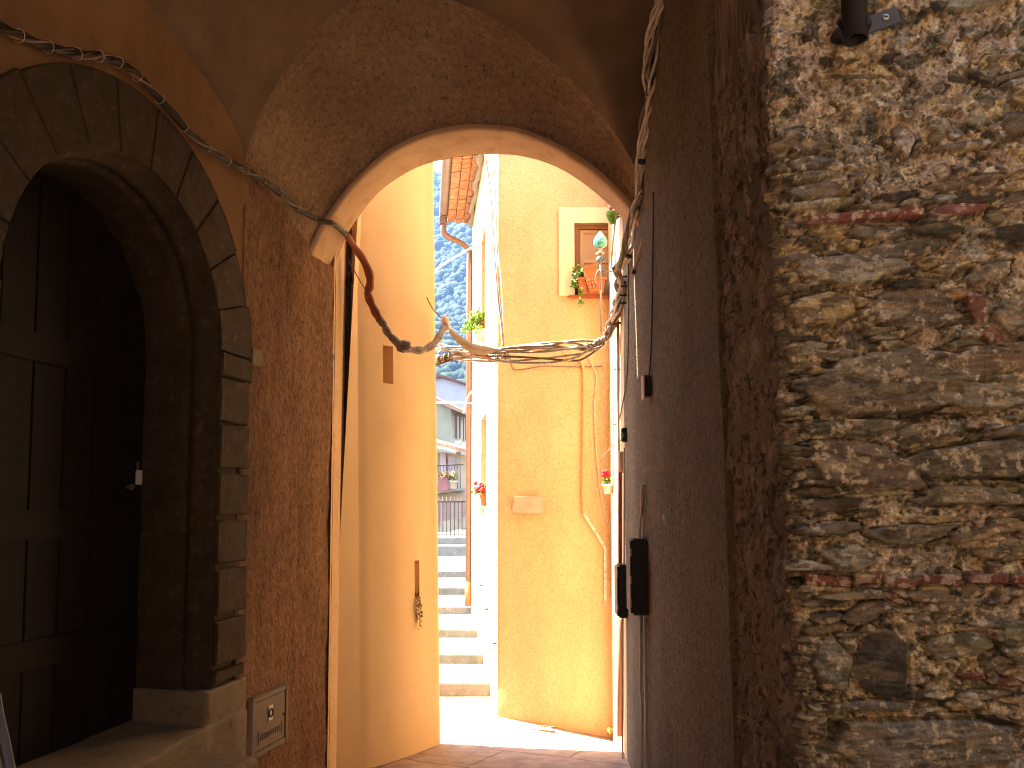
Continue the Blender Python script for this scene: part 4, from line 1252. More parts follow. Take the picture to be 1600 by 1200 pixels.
# --- staircase
stairs = thing('staircase', 'broad pale stone steps climbing away beside the sunny side wall', 'staircase', (-1.2, 9, -1.95))
RB = [1088, 1038, 997, 960, 930, 903, 869, 851]; RTp = [1067, 1022, 983, 948, 918, 892, 853, 840]
zc_ = -1.965; ds_, zsx = [], []
for y0, y1 in zip(RB, RTp):
    d_ = zc_ / (zat(y0, 1.0)); z_ = zat(y1, d_)
    ds_.append(d_); zsx.append((zc_, z_)); zc_ = z_
ds_.append(40.0)
for i in range(len(RB)):
    d0, d1 = ds_[i], ds_[i + 1] + (.03 if i < len(RB) - 1 else 0)
    zb_, zt_ = zsx[i]
    x1 = (XL + .3) if True else 0
    xr = lambda d: (Vector((XL, DF, 0)) + SD * (d - DF) / SD.y).x + .05 if d < 12.9 else -.030 * d
    poly_f = []
    n_ = 26
    xa = -3.0
    b = MB(); rows = []
    xsn = np.linspace(xa, xr(d0) , n_)
    lip = .03
    for (dd, z_, nzv) in ((d0 + .0, zb_ - .25, 0), (d0 + .003, zb_ + .3 * (zt_ - zb_), .5), (d0 + .0, zt_ - .018, 1), (d0 + .004, zt_ - .004, 1), (d0 + .018, zt_, 1), (d0 + .3 * (d1 - d0), zt_ + .004, 1), (d1, zt_ + .006, .3)):
        rows.append([(x + (xr(dd) - xr(d0)) * (j / (n_ - 1)), dd + .008 * nzv * float(fbm(x * 5, i * 3.3, 45)) , z_ + .006 * nzv * float(fbm(x * 3, dd * 2, 46))) for j, x in enumerate(xsn)])
    b.grid(rows, False)
    b.build('step', M['step'], stairs)
# handrail on the sunny wall
p_ = [SP(SPpx(741, 884, .05)[0], SPpx(741, 884, .05)[1], .05), SP(SPpx(770, 1014, .05)[0], SPpx(770, 1014, .05)[1], .05)]
hr = thing('handrail', 'thin iron handrail fixed along the sunny side wall above the steps', 'handrail', tuple(p_[1]))
MB().tube(resample(p_, 8), .011, 8).build('rail', M['conduit'], hr)
for t_ in (.02, .3, .6, .95):
    q = p_[0].lerp(p_[1], t_); MB().tube([q, q - SN * .06], .012, 6).build('bracket', M['fence'], hr)
# ================================================================== CABLES AND PIPES
def cab(name, pts, r, m, label, cat='cable', n=6, sm=5, parts=None, group=None):
    mb = MB().tube(smoothpath(pts, sm), r, n)
    return obj1(name, mb, m, label, cat, group)
rg = random.Random(21)
# --- cable along the left wall over the door
wpx = [(-60, 10), (0, 42), (60, 68), (120, 84), (165, 90), (205, 110), (250, 155), (300, 212), (345, 245), (384, 266), (420, 288), (455, 318), (490, 340), (520, 350)]
wl = thing('wall_cable', 'dark cable clipped along the left wall, sagging over the stone door arch', 'cable', tuple(WL(1.5, 1.6, .05)))
def wlp(px, py, off): 
    s, z = WLpx(px, py, off); return WL(s, z, off)
base = [wlp(x, y, .055) for x, y in wpx[:-2]] + [at(490, 340, 5.50), at(522, 351, 5.66), at(540, 366, 5.95)]
sp_ = smoothpath(base, 8)
MB().tube(sp_, [.017] * len(sp_), 8).build('sheath', M['cable_dark'], wl)
for k in range(3):
    pth = [p + NW * (.012 * math.cos(i * .42 + k * 2.1)) + Vector((0, 0, .016 * math.sin(i * .42 + k * 2.1))) + NW * .004 for i, p in enumerate(sp_)]
    MB().tube(pth, .006, 6).build('strand', M['cable_mid'] if k == 0 else M['cable_dark'], wl)
for i in range(6, len(sp_) - 8, 6):
    t = (sp_[i + 1] - sp_[i]).normalized()
    c = sp_[i]
    e1 = t.cross(NW).normalized()
    ring = [c + (NW * math.cos(a) + e1 * math.sin(a)) * .025 for a in np.linspace(0, 2 * math.pi, 11)]
    MB().tube(ring, .0016, 5).build('wire_tie', M['conduit'], wl)

# --- red brown sleeved cable hanging in the arch, taped lower half
sl = thing('sleeved_cable', 'thick cable hanging by the yellow house, red brown sleeve above and grey tape below', 'cable', tuple(at(645, 545, 6.2)))
P1 = [at(540, 364, 5.95), at(553, 384, 6.1), at(567, 405, 6.2), at(577, 428, 6.25), at(578, 446, 6.26), at(575, 458, 6.27), at(580, 474, 6.28), at(588, 490, 6.3), at(594, 500, 6.31)]
s1 = smoothpath(P1, 6)
MB().tube(s1, [.018 + .012 * min(1, i / 14) + .003 * math.sin(i * .8) for i in range(len(s1))], 12).build('red_sleeve', M['sleeve'], sl)
P2 = [at(592, 497, 6.31), at(600, 508, 6.32), at(606, 520, 6.33), at(617, 532, 6.36), at(630, 543, 6.42), at(648, 547, 6.52), at(664, 546, 6.64), at(678, 537, 6.78), at(687, 524, 6.9), at(693, 513, 7.05), at(697, 506, 7.1)]
s2 = smoothpath(P2, 8)
MB().tube(s2, [.019 + .010 * abs(math.sin(i * .33)) + .004 * rg.random() for i in range(len(s2))], 12).build('taped_length', M['tape'], sl)
MB().blob(at(631, 541, 6.40), (.06, .055, .05), 4, 3, .25).build('tape_bulge', M['tape'], sl)
MB().tube(smoothpath([at(700, 516, 7.1), at(697, 506, 7.1), at(695, 498, 7.1), at(693, 494, 7.1)], 4), [.03] * 4 + [.034] * 4 + [.03, .026, .022, .018, .012], 10).build('cable_end', M['strap'], sl)
MB().tube([at(545, 408, 6.2), at(575, 461, 6.24)], .004, 5).build('tie_wire', M['cable_mid'], sl)
MB().tube(smoothpath([at(667, 465, 6.86), at(676, 482, 7.0), at(690, 497, 7.08)], 4), .005, 5).build('loose_wire', M['cable_mid'], sl)

# --- beige strap
sp1 = smoothpath([at(702, 514, 7.1), at(716, 527, 7.11), at(735, 540, 7.1), at(755, 545, 7.12), at(778, 546, 7.14)], 6)
b = MB(); n_ = len(sp1)
wds = [np.interp(i / (n_ - 1), [0, .15, .5, .8, 1], [.030, .042, .05, .045, .012]) for i in range(n_)]
rowsA = [[tuple(p + Vector((0, y, -wd * .3 + wd * z))) for (y, z) in ((0, .9), (-.01, .3), (0, -.9), (.01, -.3), (0, .9))] for p, wd in zip(sp1, wds)]
b.grid(rowsA)
obj1('fabric_strap', b, M['strap'], 'beige fabric strap sagging from the taped cable end to the overhead cables', 'strap')

# --- bundle of twisted cables on the right wall
bd = thing('cable_bundle', 'thick bundle of twisted grey cables hanging down the right wall of the arch', 'cable', tuple(at(985, 400, 5.8)))
bpx = [(1041, -40), (1036, 0), (1030, 30), (1024, 70), (1020, 110), (1018, 140), (1013, 175), (1008, 215), (1003, 250), (999, 285), (998, 320), (995, 350), (990, 380), (982, 398), (972, 412), (966, 424), (970, 445), (966, 470), (962, 490), (957, 508), (952, 524)]
def bpt(px, py): return onR(px, py, .05)
ctr = []
for (x, y) in bpx:
    dd = float(np.interp(y, [-40, 0, 140, 300, 400, 430, 524], [4.55, 4.62, 4.95, 5.45, 6.1, 6.45, 7.0]))
    ctr.append(at(x, y, dd))
cs = smoothpath(ctr, 9)
nC = len(cs)
frames = []
for i, p in enumerate(cs):
    t = (cs[min(i + 1, nC - 1)] - cs[max(i - 1, 0)]).normalized()
    e1 = t.cross(Vector((0, 1, 0))).normalized(); e2 = t.cross(e1)
    frames.append((e1, e2))
cm = [M['cable'], M['cable'], M['cable_light'], M['cable'], M['cable'], M['cable_light'], M['cable_mid'], M['cable_dark'], M['cable']]
for k in range(9):
    pth = []
    ph = k * 2 * math.pi / 7
    rad = .033 if k < 7 else .010
    for i, p in enumerate(cs):
        e1, e2 = frames[i]
        a = ph + i * .085 + .6 * math.sin(i * .09 + k)
        sw = rad * (1 + .55 * math.sin(i * .21 + k * 1.3)) * (.8 + .35 * math.sin(i * .05))
        pth.append(p + e1 * math.cos(a) * sw * .95 + e2 * math.sin(a) * sw)
    MB().tube(pth, [.010, .008, .011, .0085, .012, .009, .010, .010, .008][k], 6).build('strand', cm[k], bd)
# second dark group that leaves the bundle lower down
dk = smoothpath([at(1005, 300, 5.4), at(992, 320, 5.5), at(985, 345, 5.6), at(978, 372, 5.75), at(974, 395, 5.9), at(966, 416, 6.05), at(960, 420, 6.1)], 8)
for k in range(3):
    MB().tube([p + Vector((.010 * math.cos(k * 2.1 + i * .2), 0, .010 * math.sin(k * 2.1 + i * .2))) for i, p in enumerate(dk)], .013, 7).build('strand', M['cable'] if k == 1 else M['cable_mid'], bd)
for k, (x, y) in enumerate(((1018, 142), (1003, 250), (996, 320), (984, 396), (970, 440), (965, 472), (958, 505))):
    i = min(range(nC), key=lambda j: (cs[j] - at(x, y, cs[j].y)).length)
    t = (cs[min(i + 2, nC - 1)] - cs[i - 2]).normalized()
    b = MB()
    ss = [cs[i] + t * (.008 * q) for q in range(-2, 3)]
    b.tube(ss, .034 if k < 4 else .038, 10)
    wp = Vector((RX(min(8, cs[i].y + .03)), cs[i].y + .03, cs[i].z + .005))
    b.tube([cs[i], wp], .010, 6)
    b.build('clamp', M['cable_dark'] if k < 4 else M['cable_mid'], bd)
b = MB(); 
s3 = smoothpath([at(966, 440, 6.5), at(968, 470, 6.7), at(962, 492, 6.85), at(955, 512, 6.95), at(946, 530, 7.02)], 7)
b.tube(s3, [.030 + .008 * math.sin(i * 1.1) for i in range(len(s3))], 10)
b.build('taped_core', M['tape'], bd)
# pegs left in the wall below
for k, (x, y) in enumerate(((978, 432), (979, 447), (977, 461), (977, 473), (967, 507), (968, 577), (967, 662))):
    p = onR(x + 1, y, 0.0)
    obj1('wall_peg', MB().tube([p + Vector((.02, 0, 0)), p + Vector((-.05, -.005, -.004))], [.010, .006], 8), M['cable_dark'],
         ['topmost dark iron peg beside the taped cable knot', 'second dark iron peg beside the taped cable knot', 'third dark iron peg beside the taped cable knot', 'fourth dark iron peg beside the taped cable knot',
          'small iron peg just below the cable knot', 'small iron peg halfway down the bright conduit', 'small iron peg just above the little junction box'][k], 'peg', 'iron pegs along the right wall')

# --- grey conduit rod
rd = [(1053, -40), (1048, 0), (1040, 80), (1033, 160), (1026, 240), (1018, 310), (1008, 360), (998, 400), (992, 420)]
cdt = thing('conduit_pipe', 'slim grey conduit running beside the twisted cables and ending in mid air', 'conduit', tuple(at(992, 420, 5.6)))
rp2 = [at(x, y, float(np.interp(y, [-40, 0, 420], [4.52, 4.58, 5.62]))) for x, y in rd]
MB().tube(smoothpath(rp2, 6), .0125, 10).build('pipe', M['cable'], cdt)
MB().tube([at(993, 415, 5.62), at(990, 428, 5.64)], [.012, .017], 10).build('open_end', M['cable_mid'], cdt)
for (x, y) in ((1046, 20), (1034, 148), (1015, 325)):
    p = at(x, y, float(np.interp(y, [0, 420], [4.58, 5.62])))
    MB().tube([p, Vector((RX(p.y + .03), p.y + .02, p.z))], .009, 6).build('clip', M['cable_dark'], cdt)

# --- cables across the lane
sp_a = smoothpath([at(946, 533, 7.033), at(925, 537, 7.052), at(890, 538, 7.078), at(850, 541, 7.110), at(800, 545, 7.148), at(760, 548, 7.183), at(720, 546, 7.222), at(690, 543, 7.254), at(660, 542, 7.334)], 8)
sp_b = smoothpath([at(944, 537, 7.033), at(920, 551, 7.052), at(900, 559, 7.078), at(860, 562, 7.110), at(800, 562, 7.148), at(760, 560, 7.183), at(720, 559, 7.222), at(700, 560, 7.244), at(680, 566, 7.270), at(660, 572, 7.334)], 8)
sp_c = smoothpath([at(944, 535, 7.030), at(915, 543, 7.062), at(880, 542, 7.084), at(840, 545, 7.110), at(790, 548, 7.154), at(750, 550, 7.190), at(720, 555, 7.222), at(700, 558, 7.244), at(660, 568, 7.334)], 8)
ocs = thing('overhead_cables', 'loose bundles of pale cables strung across the lane to the yellow house', 'cable', tuple(at(800, 550, 7.148)))
for gi, (path, mats) in enumerate(((sp_a, ('cable_light', 'cable', 'cable_light')), (sp_b, ('cable_light', 'cable_mid', 'cable_light')), (sp_c, ('cable_light', 'cable')))):
    for k, mm in enumerate(mats):
        pth = [p + Vector((0, .016 * math.cos(i * .25 + k * 2.3), .026 * math.sin(i * .13 + k * 2.3 + gi))) for i, p in enumerate(path)]
        MB().tube(pth, .010 if k else .013, 6).build('strand', M[mm], ocs)
kn = smoothpath([at(956, 512, 7.020), at(948, 525, 7.026), at(940, 533, 7.036), at(928, 540, 7.052), at(916, 546, 7.065)], 7)
b = MB()
for k in range(5):
    b.tube([p + Vector((.01 * math.sin(i * .5 + k), .02 * math.cos(i * .6 + k * 1.4), .026 * math.sin(i * .45 + k * 1.7))) for i, p in enumerate(kn)], .012, 7)
b.build('cable_knot', M['cable_light'], ocs)
b = MB(); j_ = at(786, 552, 7.148)
for k in range(5):
    a0 = rg.uniform(0, 6)
    b.tube([at(775 + 4 * k + 5 * math.sin(t * 1.3 + a0), 553 + 8 * math.sin(t + a0), 7.15) for t in np.linspace(0, 5, 12)], .006, 6)
b.build('wire_binding', M['cable_light'], ocs)
MB().tube(smoothpath([at(738, 558, 7.206), at(752, 556, 7.193), at(768, 558, 7.180)], 4), [.006, .012, .017, .02, .02, .018, .016, .012, .006], 8).build('red_tape', M['red'], ocs)
b = MB()
tp_ = smoothpath([at(672, 566, 7.270), at(684, 561, 7.263), at(696, 558, 7.250), at(704, 557, 7.238)], 5)
b.tube(tp_, [.03 + .012 * math.sin(i * 1.4) for i in range(len(tp_))], 9)
b.build('taped_joint', M['tape'], ocs)
MB().tube(smoothpath([at(684, 534, 7.238), at(690, 540, 7.238), at(689, 548, 7.238), at(684, 552, 7.244)], 5), .007, 6).build('white_tie', M['white_plastic'], ocs)

# --- cables hanging down the corner of the ochre house to that junction
for k, (pts, m_) in enumerate((([(757, 238), (766, 300), (771, 370), (774, 420), (778, 470), (783, 510), (786, 545)], 'gutter'), ([(770, 238), (774, 300), (776, 370), (777, 420), (781, 470), (785, 510), (787, 545)], 'cable_mid'), ([(772, 300), (775, 350), (779, 400), (783, 440), (785, 480), (787, 530)], 'cable'))):
    pth = [at(x, y, float(np.interp(y, [238, 545], [7.95, 7.17]))) for x, y in pts]
    cab('drop_cable', pth, .010 - .002 * k, M[m_], ['thickest grey cable dropping past the ochre house corner to the cable binding', 'brown cable dropping beside the thick grey one at the ochre house corner', 'short pale cable joining the drop cables at the ochre house corner'][k], group='cables dropping at the house corner')
cab('span_wire', [at(660, 436, 7.4), at(677, 424, 8.0), at(705, 405, 9.6), at(740, 385, 12.6)], .010, M['cable_light'], 'single pale wire rising from the yellow house to the far house corner')
cab('span_wire', [at(664, 630, 7.4), at(690, 629, 8.5), at(715, 629, 10.5), at(739, 630, 12.6)], .012, M['cable_light'], 'level pale wire crossing in front of the distant grey houses')
cab('span_wire', [at(724, 645, 12.3), at(731, 620, 11.8), at(745, 604, 10.4), at(775, 568, 8.0), at(787, 556, 7.16)], .010, M['cable_light'], 'slanting pale wire running up the sunny side wall to the cable binding')
# --- conduits on the ochre facade
cf = lambda pts, off=.03: [at(x, y, DF - off) for x, y in pts]
cab('facade_conduit', cf([(880, 556), (900, 560), (911, 572), (913, 620), (912, 700), (911, 760), (912, 802)]), .013, M['conduit_ochre'], 'ochre painted conduit running straight down the ochre house front', 'conduit', 8)
cab('facade_conduit', cf([(912, 802), (920, 815), (935, 838), (944, 854), (946, 862), (946, 938)], .03), .015, M['cable_light'], 'pale conduit bending right, low on the ochre house front', 'conduit', 8)
cab('facade_wire', cf([(918, 556), (926, 572), (932, 592), (929, 640), (933, 720), (940, 780), (953, 830), (958, 900)], .02), .006, M['cable'], 'thin grey wire wandering down the ochre front beside the conduit')
cab('facade_wire', cf([(797, 556), (799, 570), (806, 578), (835, 574), (850, 572), (890, 573), (930, 573), (941, 572)], .016), .006, M['cable_mid'], 'thin brown wire sagging level across the ochre house front')
cab('facade_wire', [at(938, 720, 8.1), at(945, 710, 7.6), onR(962, 693, .02), onR(966, 690, .03)], .005, M['cable_mid'], 'short slack wire reaching from the ochre front to the junction box')

# --- right wall: conduits and boxes
def vtube(name, pts, r, m, label, off=.02, n=8):
    return obj1(name, MB().tube([onR(x, y, off) for x, y in pts], r, n), m, label, 'conduit')
def box_on_R(name, px0, px1, py0, py1, m, label, cat, dep, alen, front_px=None):
    """box fixed to the right wall; its near end shows"""
    q = onR(px1, (py0 + py1) / 2, 0)
    d0 = q.y
    z0_, z1_ = zat(py1, d0), zat(py0, d0)
    X0 = RX(d0)
    t_ = thing(name, label, cat, (X0 - dep / 2, d0 + alen / 2, z0_))
    ang = math.atan2(RX(d0 + .2) - RX(d0), .2)
    rot = rotz(-ang)
    c = Vector((X0 - dep / 2 + .004, d0 + alen / 2, (z0_ + z1_) / 2))
    MB().box(c, (dep + .008, alen, z1_ - z0_), rot, min(.012, dep * .2)).build('casing', m, t_)
    return t_, c, rot, dep, alen, z0_, z1_
t_, c, rot, dep, al, z0_, z1_ = box_on_R('meter_box', 988, 1013, 842, 962, M['black_metal'], 'large dark meter box on the right wall near the arch', 'meter box', .100, .26)
MB().box(c + Vector((-dep / 2 - .004, 0, .0)), (.012, al * .92, (z1_ - z0_) * .94), rot, .004).build('lid', M['black_metal'], t_)
for zz in (-.16, -.02, .15): MB().box(c + Vector((-dep / 2 - .012, -al / 2 + .01, zz)), (.012, .03, .05), rot, .003).build('hinge', M['conduit'], t_)
t_, c, rot, dep, al, z0_, z1_ = box_on_R('meter_box', 964, 981, 883, 966, M['black_metal'], 'smaller dark meter box nearer the sunlit corner of the right wall', 'meter box', .072, .24)
MB().box(c + Vector((-dep / 2 - .004, 0, .0)), (.010, al * .92, (z1_ - z0_) * .94), rot, .004).build('lid', M['brown_metal'], t_)
for zz in (-.12, .13): MB().box(c + Vector((-dep / 2 - .01, -al / 2 + .01, zz)), (.012, .03, .05), rot, .003).build('hinge', M['conduit'], t_)
t_, c, rot, dep, al, z0_, z1_ = box_on_R('junction_box', 1006, 1018, 586, 619, M['black_metal'], 'dark junction box with a pale rim below the long black wire', 'junction box', .046, .10)
MB().box(c + Vector((-dep / 2 - .001, 0, -.004)), (.008, al + .016, z1_ - z0_ + .016), rot, .002).build('rim', M['conduit'], t_)
t_, c, rot, dep, al, z0_, z1_ = box_on_R('junction_box', 970, 980, 668, 690, M['black_metal'], 'tiny dark junction box above the beige trunking', 'junction box', .04, .07)
MB().tube([c + Vector((-.03, -.04, .03)), c + Vector((-.012, -.045, -.01)), c + Vector((-.04, -.04, -.05))], .004, 6).build('lead', M['conduit'], t_)
cab('wall_wire', [onR(1021, 300, .012), onR(1020, 400, .012), onR(1019, 480, .012), onR(1017, 555, .012), onR(1014, 586, .012)], .005, M['cable_dark'], 'long thin black wire dropping to the dark rimmed junction box')
cab('wall_wire', [onR(982, 410, .012), onR(982, 480, .012), onR(981, 560, .012), onR(978, 600, .012), onR(972, 635, .012), onR(968, 655, .012)], .005, M['cable_mid'], 'thin brown wire curving left down the lit edge of the right wall')
vtube('wall_conduit', [(965.5, 500), (966, 660), (967, 760), (968, 880)], .0125, M['conduit'], 'pale conduit standing in the sun beside the cable knot', .02)
vtube('wall_conduit', [(957, 540), (957.5, 600), (958, 700), (959, 770)], .008, M['cable'], 'thin grey conduit on the sunlit strip of the right house', .01)
vtube('wall_conduit', [(971, 705), (970, 738)], .022, M['conduit'], 'short wide beige trunking below the tiny junction box', .02)
vtube('wall_conduit', [(969, 738), (969, 884)], .015, M['brown_plastic'], 'brown conduit running down into the smaller meter box', .03)
vtube('wall_conduit', [(975.5, 700), (975, 884)], .006, M['conduit'], 'slim pale conduit beside the brown one above the smaller meter box', .02)
vtube('wall_conduit', [(1006, 755), (1003, 805)], .014, M['conduit'], 'short wide beige trunking above the large meter box', .02)
vtube('wall_conduit', [(1000.5, 803), (1000, 843)], .005, M['conduit'], 'left of the two slim conduits entering the large meter box', .03)
vtube('wall_conduit', [(1006, 803), (1005.5, 843)], .005, M['conduit'], 'right of the two slim conduits entering the large meter box', .02)
vtube('wall_conduit', [(1001.5, 960), (1001, 1085), (1002.5, 1090), (1003, 1215)], .0115, M['white_plastic'], 'straight white conduit falling from the large meter box', .028)
vtube('wall_conduit', [(1008, 965), (1009, 1040), (1010, 1150), (1011, 1215)], .010, M['white_plastic'], 'slightly bowed white conduit beside the straight one below the large meter box', .016)
vtube('wall_conduit', [(968, 966), (968, 1150)], .020, M['brown_plastic'], 'broad brown conduit falling from the smaller meter box', .02)
vtube('wall_conduit', [(973, 966), (973, 1210)], .007, M['conduit'], 'slim pale conduit edging the broad brown one below the smaller meter box', .03)
cab('wire_end', [onR(1037, 806, .02), onR(1038, 814, .03), onR(1039.5, 822, .02)], .004, M['conduit'], 'short pale wire end poking out of the dark right wall')
cab('wall_wire', [onR(955, 418, .02), onR(957, 390, .03), onR(961, 350, .04), onR(965, 330, .05), onR(964, 318, .05)], .008, M['cable_mid'], 'brown cable looping up past the pink flowers on the right house')

# --- utility hatch on the rough side wall
hs0, hz1 = WLpx(394, 1092, .03); hs1, _ = WLpx(449.5, 1069, .03)
_, hz0 = WLpx(394, 1188, .03)
hc = ((hs0 + hs1) / 2, (hz0 + hz1) / 2); hw2, hh2 = (hs0 - hs1) / 2, (hz1 - hz0) / 2
ht = thing('utility_hatch', 'square painted metal utility hatch low on the rough side wall', 'utility hatch', tuple(WL(hc[0], hz0, .02)))
HM = Matrix((U, NW, Vector((0, 0, 1)))).transposed()
def hb(name, s_, z_, w2, h2, off, th, m, par, bev=.002): return MB().box(WL(hc[0] + s_, hc[1] + z_, off), (w2, th, h2), HM, bev).build(name, m, par)
fr_ = MB()
fw = .030
for (s_, z_, w2, h2) in ((-(hw2 - fw / 2), 0, fw, 2 * hh2), ((hw2 - fw / 2), 0, fw, 2 * hh2), (0, hh2 - fw / 2, 2 * hw2 - 2 * fw - .001, fw), (0, -(hh2 - fw / 2), 2 * hw2 - 2 * fw - .001, fw)):
    fr_.box(WL(hc[0] + s_, hc[1] + z_, .012), (w2, .05, h2), HM, .003)
fr_.build('frame', M['hatch'], ht)
pn_ = hb('panel', 0, 0, 2 * hw2 - 2 * fw - .008, 2 * hh2 - 2 * fw - .008, .016, .03, M['hatch'], ht)
st_ = hb('sticker', .0, .045, .07, .085, .0325, .003, M['white_plastic'], pn_, .0005)
b = MB()
b.tube([WL(hc[0] + .022 * math.cos(a), hc[1] + .045 + .022 * math.sin(a), .0345) for a in np.linspace(0, 2 * math.pi, 17)], .006, 5)
b.box(WL(hc[0] + .03, hc[1] + .045, .0345), (.007, .001, .085), HM); b.box(WL(hc[0] - .032, hc[1] + .045, .0345), (.006, .001, .085), HM)
b.build('sticker_symbol', M['ink'], st_)
b = MB(); rl = random.Random(3)
n_l = 12
for k in range(n_l):
    s_ = (.14 - .28 * k / (n_l - 1))
    tall = k in (0, n_l - 1)
    b.box(WL(hc[0] + s_, hc[1] - .07, .0325), (.008, .0015, .075 if tall else .030), HM)
    if not tall: b.box(WL(hc[0] + s_ - .007, hc[1] - .07 + rl.choice([-.012, 0, .012]), .0325), (.012, .0015, .007), HM)
b.build('lettering', M['ink'], pn_)
MB().lathe(WL(hs1 + .05, hc[1] - .0, .03), [(.009, 0), (.009, .006), (.004, .008)], 10, NW).build('lock', M['ink'], pn_)
# tile by the door
ts, tz1 = WLpx(393, 543, .02); ts1, _ = WLpx(408, 543, .02); _, tz0 = WLpx(393, 570, .02)
nt_ = thing('number_tile', 'small faded tile on the rough side wall beside the door arch', 'tile', tuple(WL((ts + ts1) / 2, tz0, .02)))
MB().box(WL((ts + ts1) / 2, (tz0 + tz1) / 2, .02), (ts - ts1, .02, tz1 - tz0), HM, .004).build('tile', M['sill'], nt_)
b = MB()
cs_, cz_ = (ts + ts1) / 2, (tz0 + tz1) / 2
for (a, c, w2, h2) in ((.025, .015, .014, .05), (.012, .028, .022, .01), (-.022, .0, .014, .05), (-.01, -.018, .022, .01)):
    b.box(WL(cs_ + a, cz_ + c, .0306), (w2, .001, h2), HM)
b.build('faded_number', M['rubble_low'], nt_)

# --- black-rimmed panel at the lower left corner
dp_ = 1.25
pn2 = thing('rimmed_panel', 'pale curved panel with a thick black rubber edge at the lower left corner', 'panel', tuple(at(-10, 1200, dp_)))
rim = smoothpath([at(-8, 1085, dp_), at(-2, 1120, dp_), (at(6, 1155, dp_)), at(14, 1195, dp_), at(20, 1230, dp_)], 6)
MB().tube(rim, .0075, 10).build('rubber_edge', M['rubber'], pn2)
b = MB(); b.grid([[tuple(p - Vector((.01, 0, 0)) - Vector((t * .12, t * .05 - .02 * math.sin(t * 3), 0))) for p in rim] for t in np.linspace(0, 1, 8)])
b.grid([[tuple(p - Vector((.01, -.012, 0)) - Vector((t * .12, t * .05 - .02 * math.sin(t * 3), 0))) for p in rim] for t in np.linspace(0, 1, 8)])
b.build('panel', M['panel_pale'], pn2)

# ================================================================== BACKGROUND
# iron fence at the top of the steps
dfn = 23.4
fz0, fz1 = zat(837, dfn), zat(776, dfn)
fn = thing('iron_fence', 'rusty iron railing of thin upright bars at the top of the steps', 'fence', (at(706, 836, dfn).x, dfn, fz0))
b = MB()
for (y_, r_) in ((784, .022), (836, .02)): b.tube([at(640, y_, dfn), at(728, y_, dfn)], r_, 6)
b.build('rail', M['fence'], fn)
for k in range(12): 
    x_ = 662 + 6.0 * k
    MB().tube([at(x_, 836, dfn), at(x_, 776, dfn)], .012, 6).build('bar', M['fence'], fn)
b = MB(); x0_, x1_ = at(728, 800, dfn).x, at(738, 800, dfn).x
b.box(((x0_ + x1_) / 2, dfn, (zat(840, dfn) + zat(779, dfn)) / 2), (x1_ - x0_, .3, zat(779, dfn) - zat(840, dfn)), None, .02)
b.box(((x0_ + x1_) / 2, dfn, zat(777, dfn)), (x1_ - x0_ + .06, .36, .06), None, .01)
obj1('gate_pillar', b, M['rubble_low'], 'squat stone pillar at the right end of the iron railing', 'pillar')
# sloping low wall and yard behind
b = MB(); d2 = 26.5
b.prism([at(660, 840, d2), at(740, 822, d2), at(740, 804, d2), at(660, 822, d2)], (0, .35, 0))
obj1('low_wall', b, M['rubble_low'], 'low sloping stone parapet behind the iron railing', 'wall')
b = MB(); d3 = 29.0
for k in range(14):
    x_ = 664 + 5.4 * k
    zt_ = 782 + rl.uniform(-3, 3)
    b.prism([at(x_, 830, d3), at(x_ + 5.1, 830, d3), at(x_ + 5.1, zt_, d3), at(x_, zt_, d3)], (0, .04, 0))
obj1('plank_fence', b, M['brown_wood'], 'weathered brown plank fence behind the low stone parapet', 'fence')
def wallbox(name, px0, py_t0, px1, py_t1, py_b, d, depth, m, par, d_1=None):
    d_1 = d_1 or d
    mb = MB().prism([at(px0, py_b, d), at(px1, py_b, d_1), at(px1, py_t1, d_1), at(px0, py_t0, d)], (0, depth, 0))
    return mb.build(name, m, par)
# balcony house (nearest of the three)
bh = thing('balcony_house', 'small house with a tiled awning over a balcony door, beyond the railing', 'house', tuple(at(700, 785, 33.6)))
wallbox('wall', 640, 700, 738, 712, 800, 33.6, 4, M['pink_plaster'], bh)
MB().prism([at(640, 686, 32.2), at(712, 703, 32.2), at(742, 711, 32.2), at(742, 707, 33.7), at(712, 699, 33.7), at(640, 680, 33.7)], (0, 0, .12)).build('awning', M['tile'], bh)
MB().prism([at(640, 691, 32.1), at(712, 706, 32.1), at(712, 703, 32.1), at(640, 687.5, 32.1)], (0, .08, 0)).build('awning_edge', M['white_plastic'], bh)
def pane(name, x0, y0, x1, y1, d, m, par): return MB().prism([at(x0, y1, d), at(x1, y1, d), at(x1, y0, d), at(x0, y0, d)], (0, .05, 0)).build(name, m, par)
dr = pane('balcony_door', 684, 708, 698, 772, 33.5, M['brown_wood'], bh)
pane('curtain', 687, 706, 696.5, 770, 33.42, M['grey_plaster'], dr); pane('curtain', 700, 712, 712, 770, 33.5, M['grey_plaster'], dr)
pane('grey_post', 713, 706, 720, 772, 33.2, M['mortar'], bh)
bal = MB().prism([at(650, 775, 32.0), at(722, 766, 32.0), at(722, 762, 32.0), at(650, 771, 32.0)], (0, 1.6, 0)).build('balcony_slab', M['mortar'], bh)
b = MB().tube([at(650, 729, 32.05), at(724, 726, 32.05)], .022, 6)
b.build('balcony_rail', M['fence'], bal)
for k in range(9):
    x_ = 684 + 4.4 * k
    MB().tube([at(x_, 768, 32.05), at(x_, 728, 32.05)], .012, 5).build('baluster', M['fence'], bal)
bt_ = thing('flower_tub', 'dull red flower tub on the balcony', 'flower pot', tuple(at(692, 766, 31.8)))
MB().prism([at(683, 768, 31.6), at(700, 766, 31.6), at(699, 744, 31.6), at(684, 745, 31.6)], (0, .3, 0)).build('tub', mat('faded_red_paint', (.33, .13, .11), (.26, .10, .085), 3, .8), bt_)
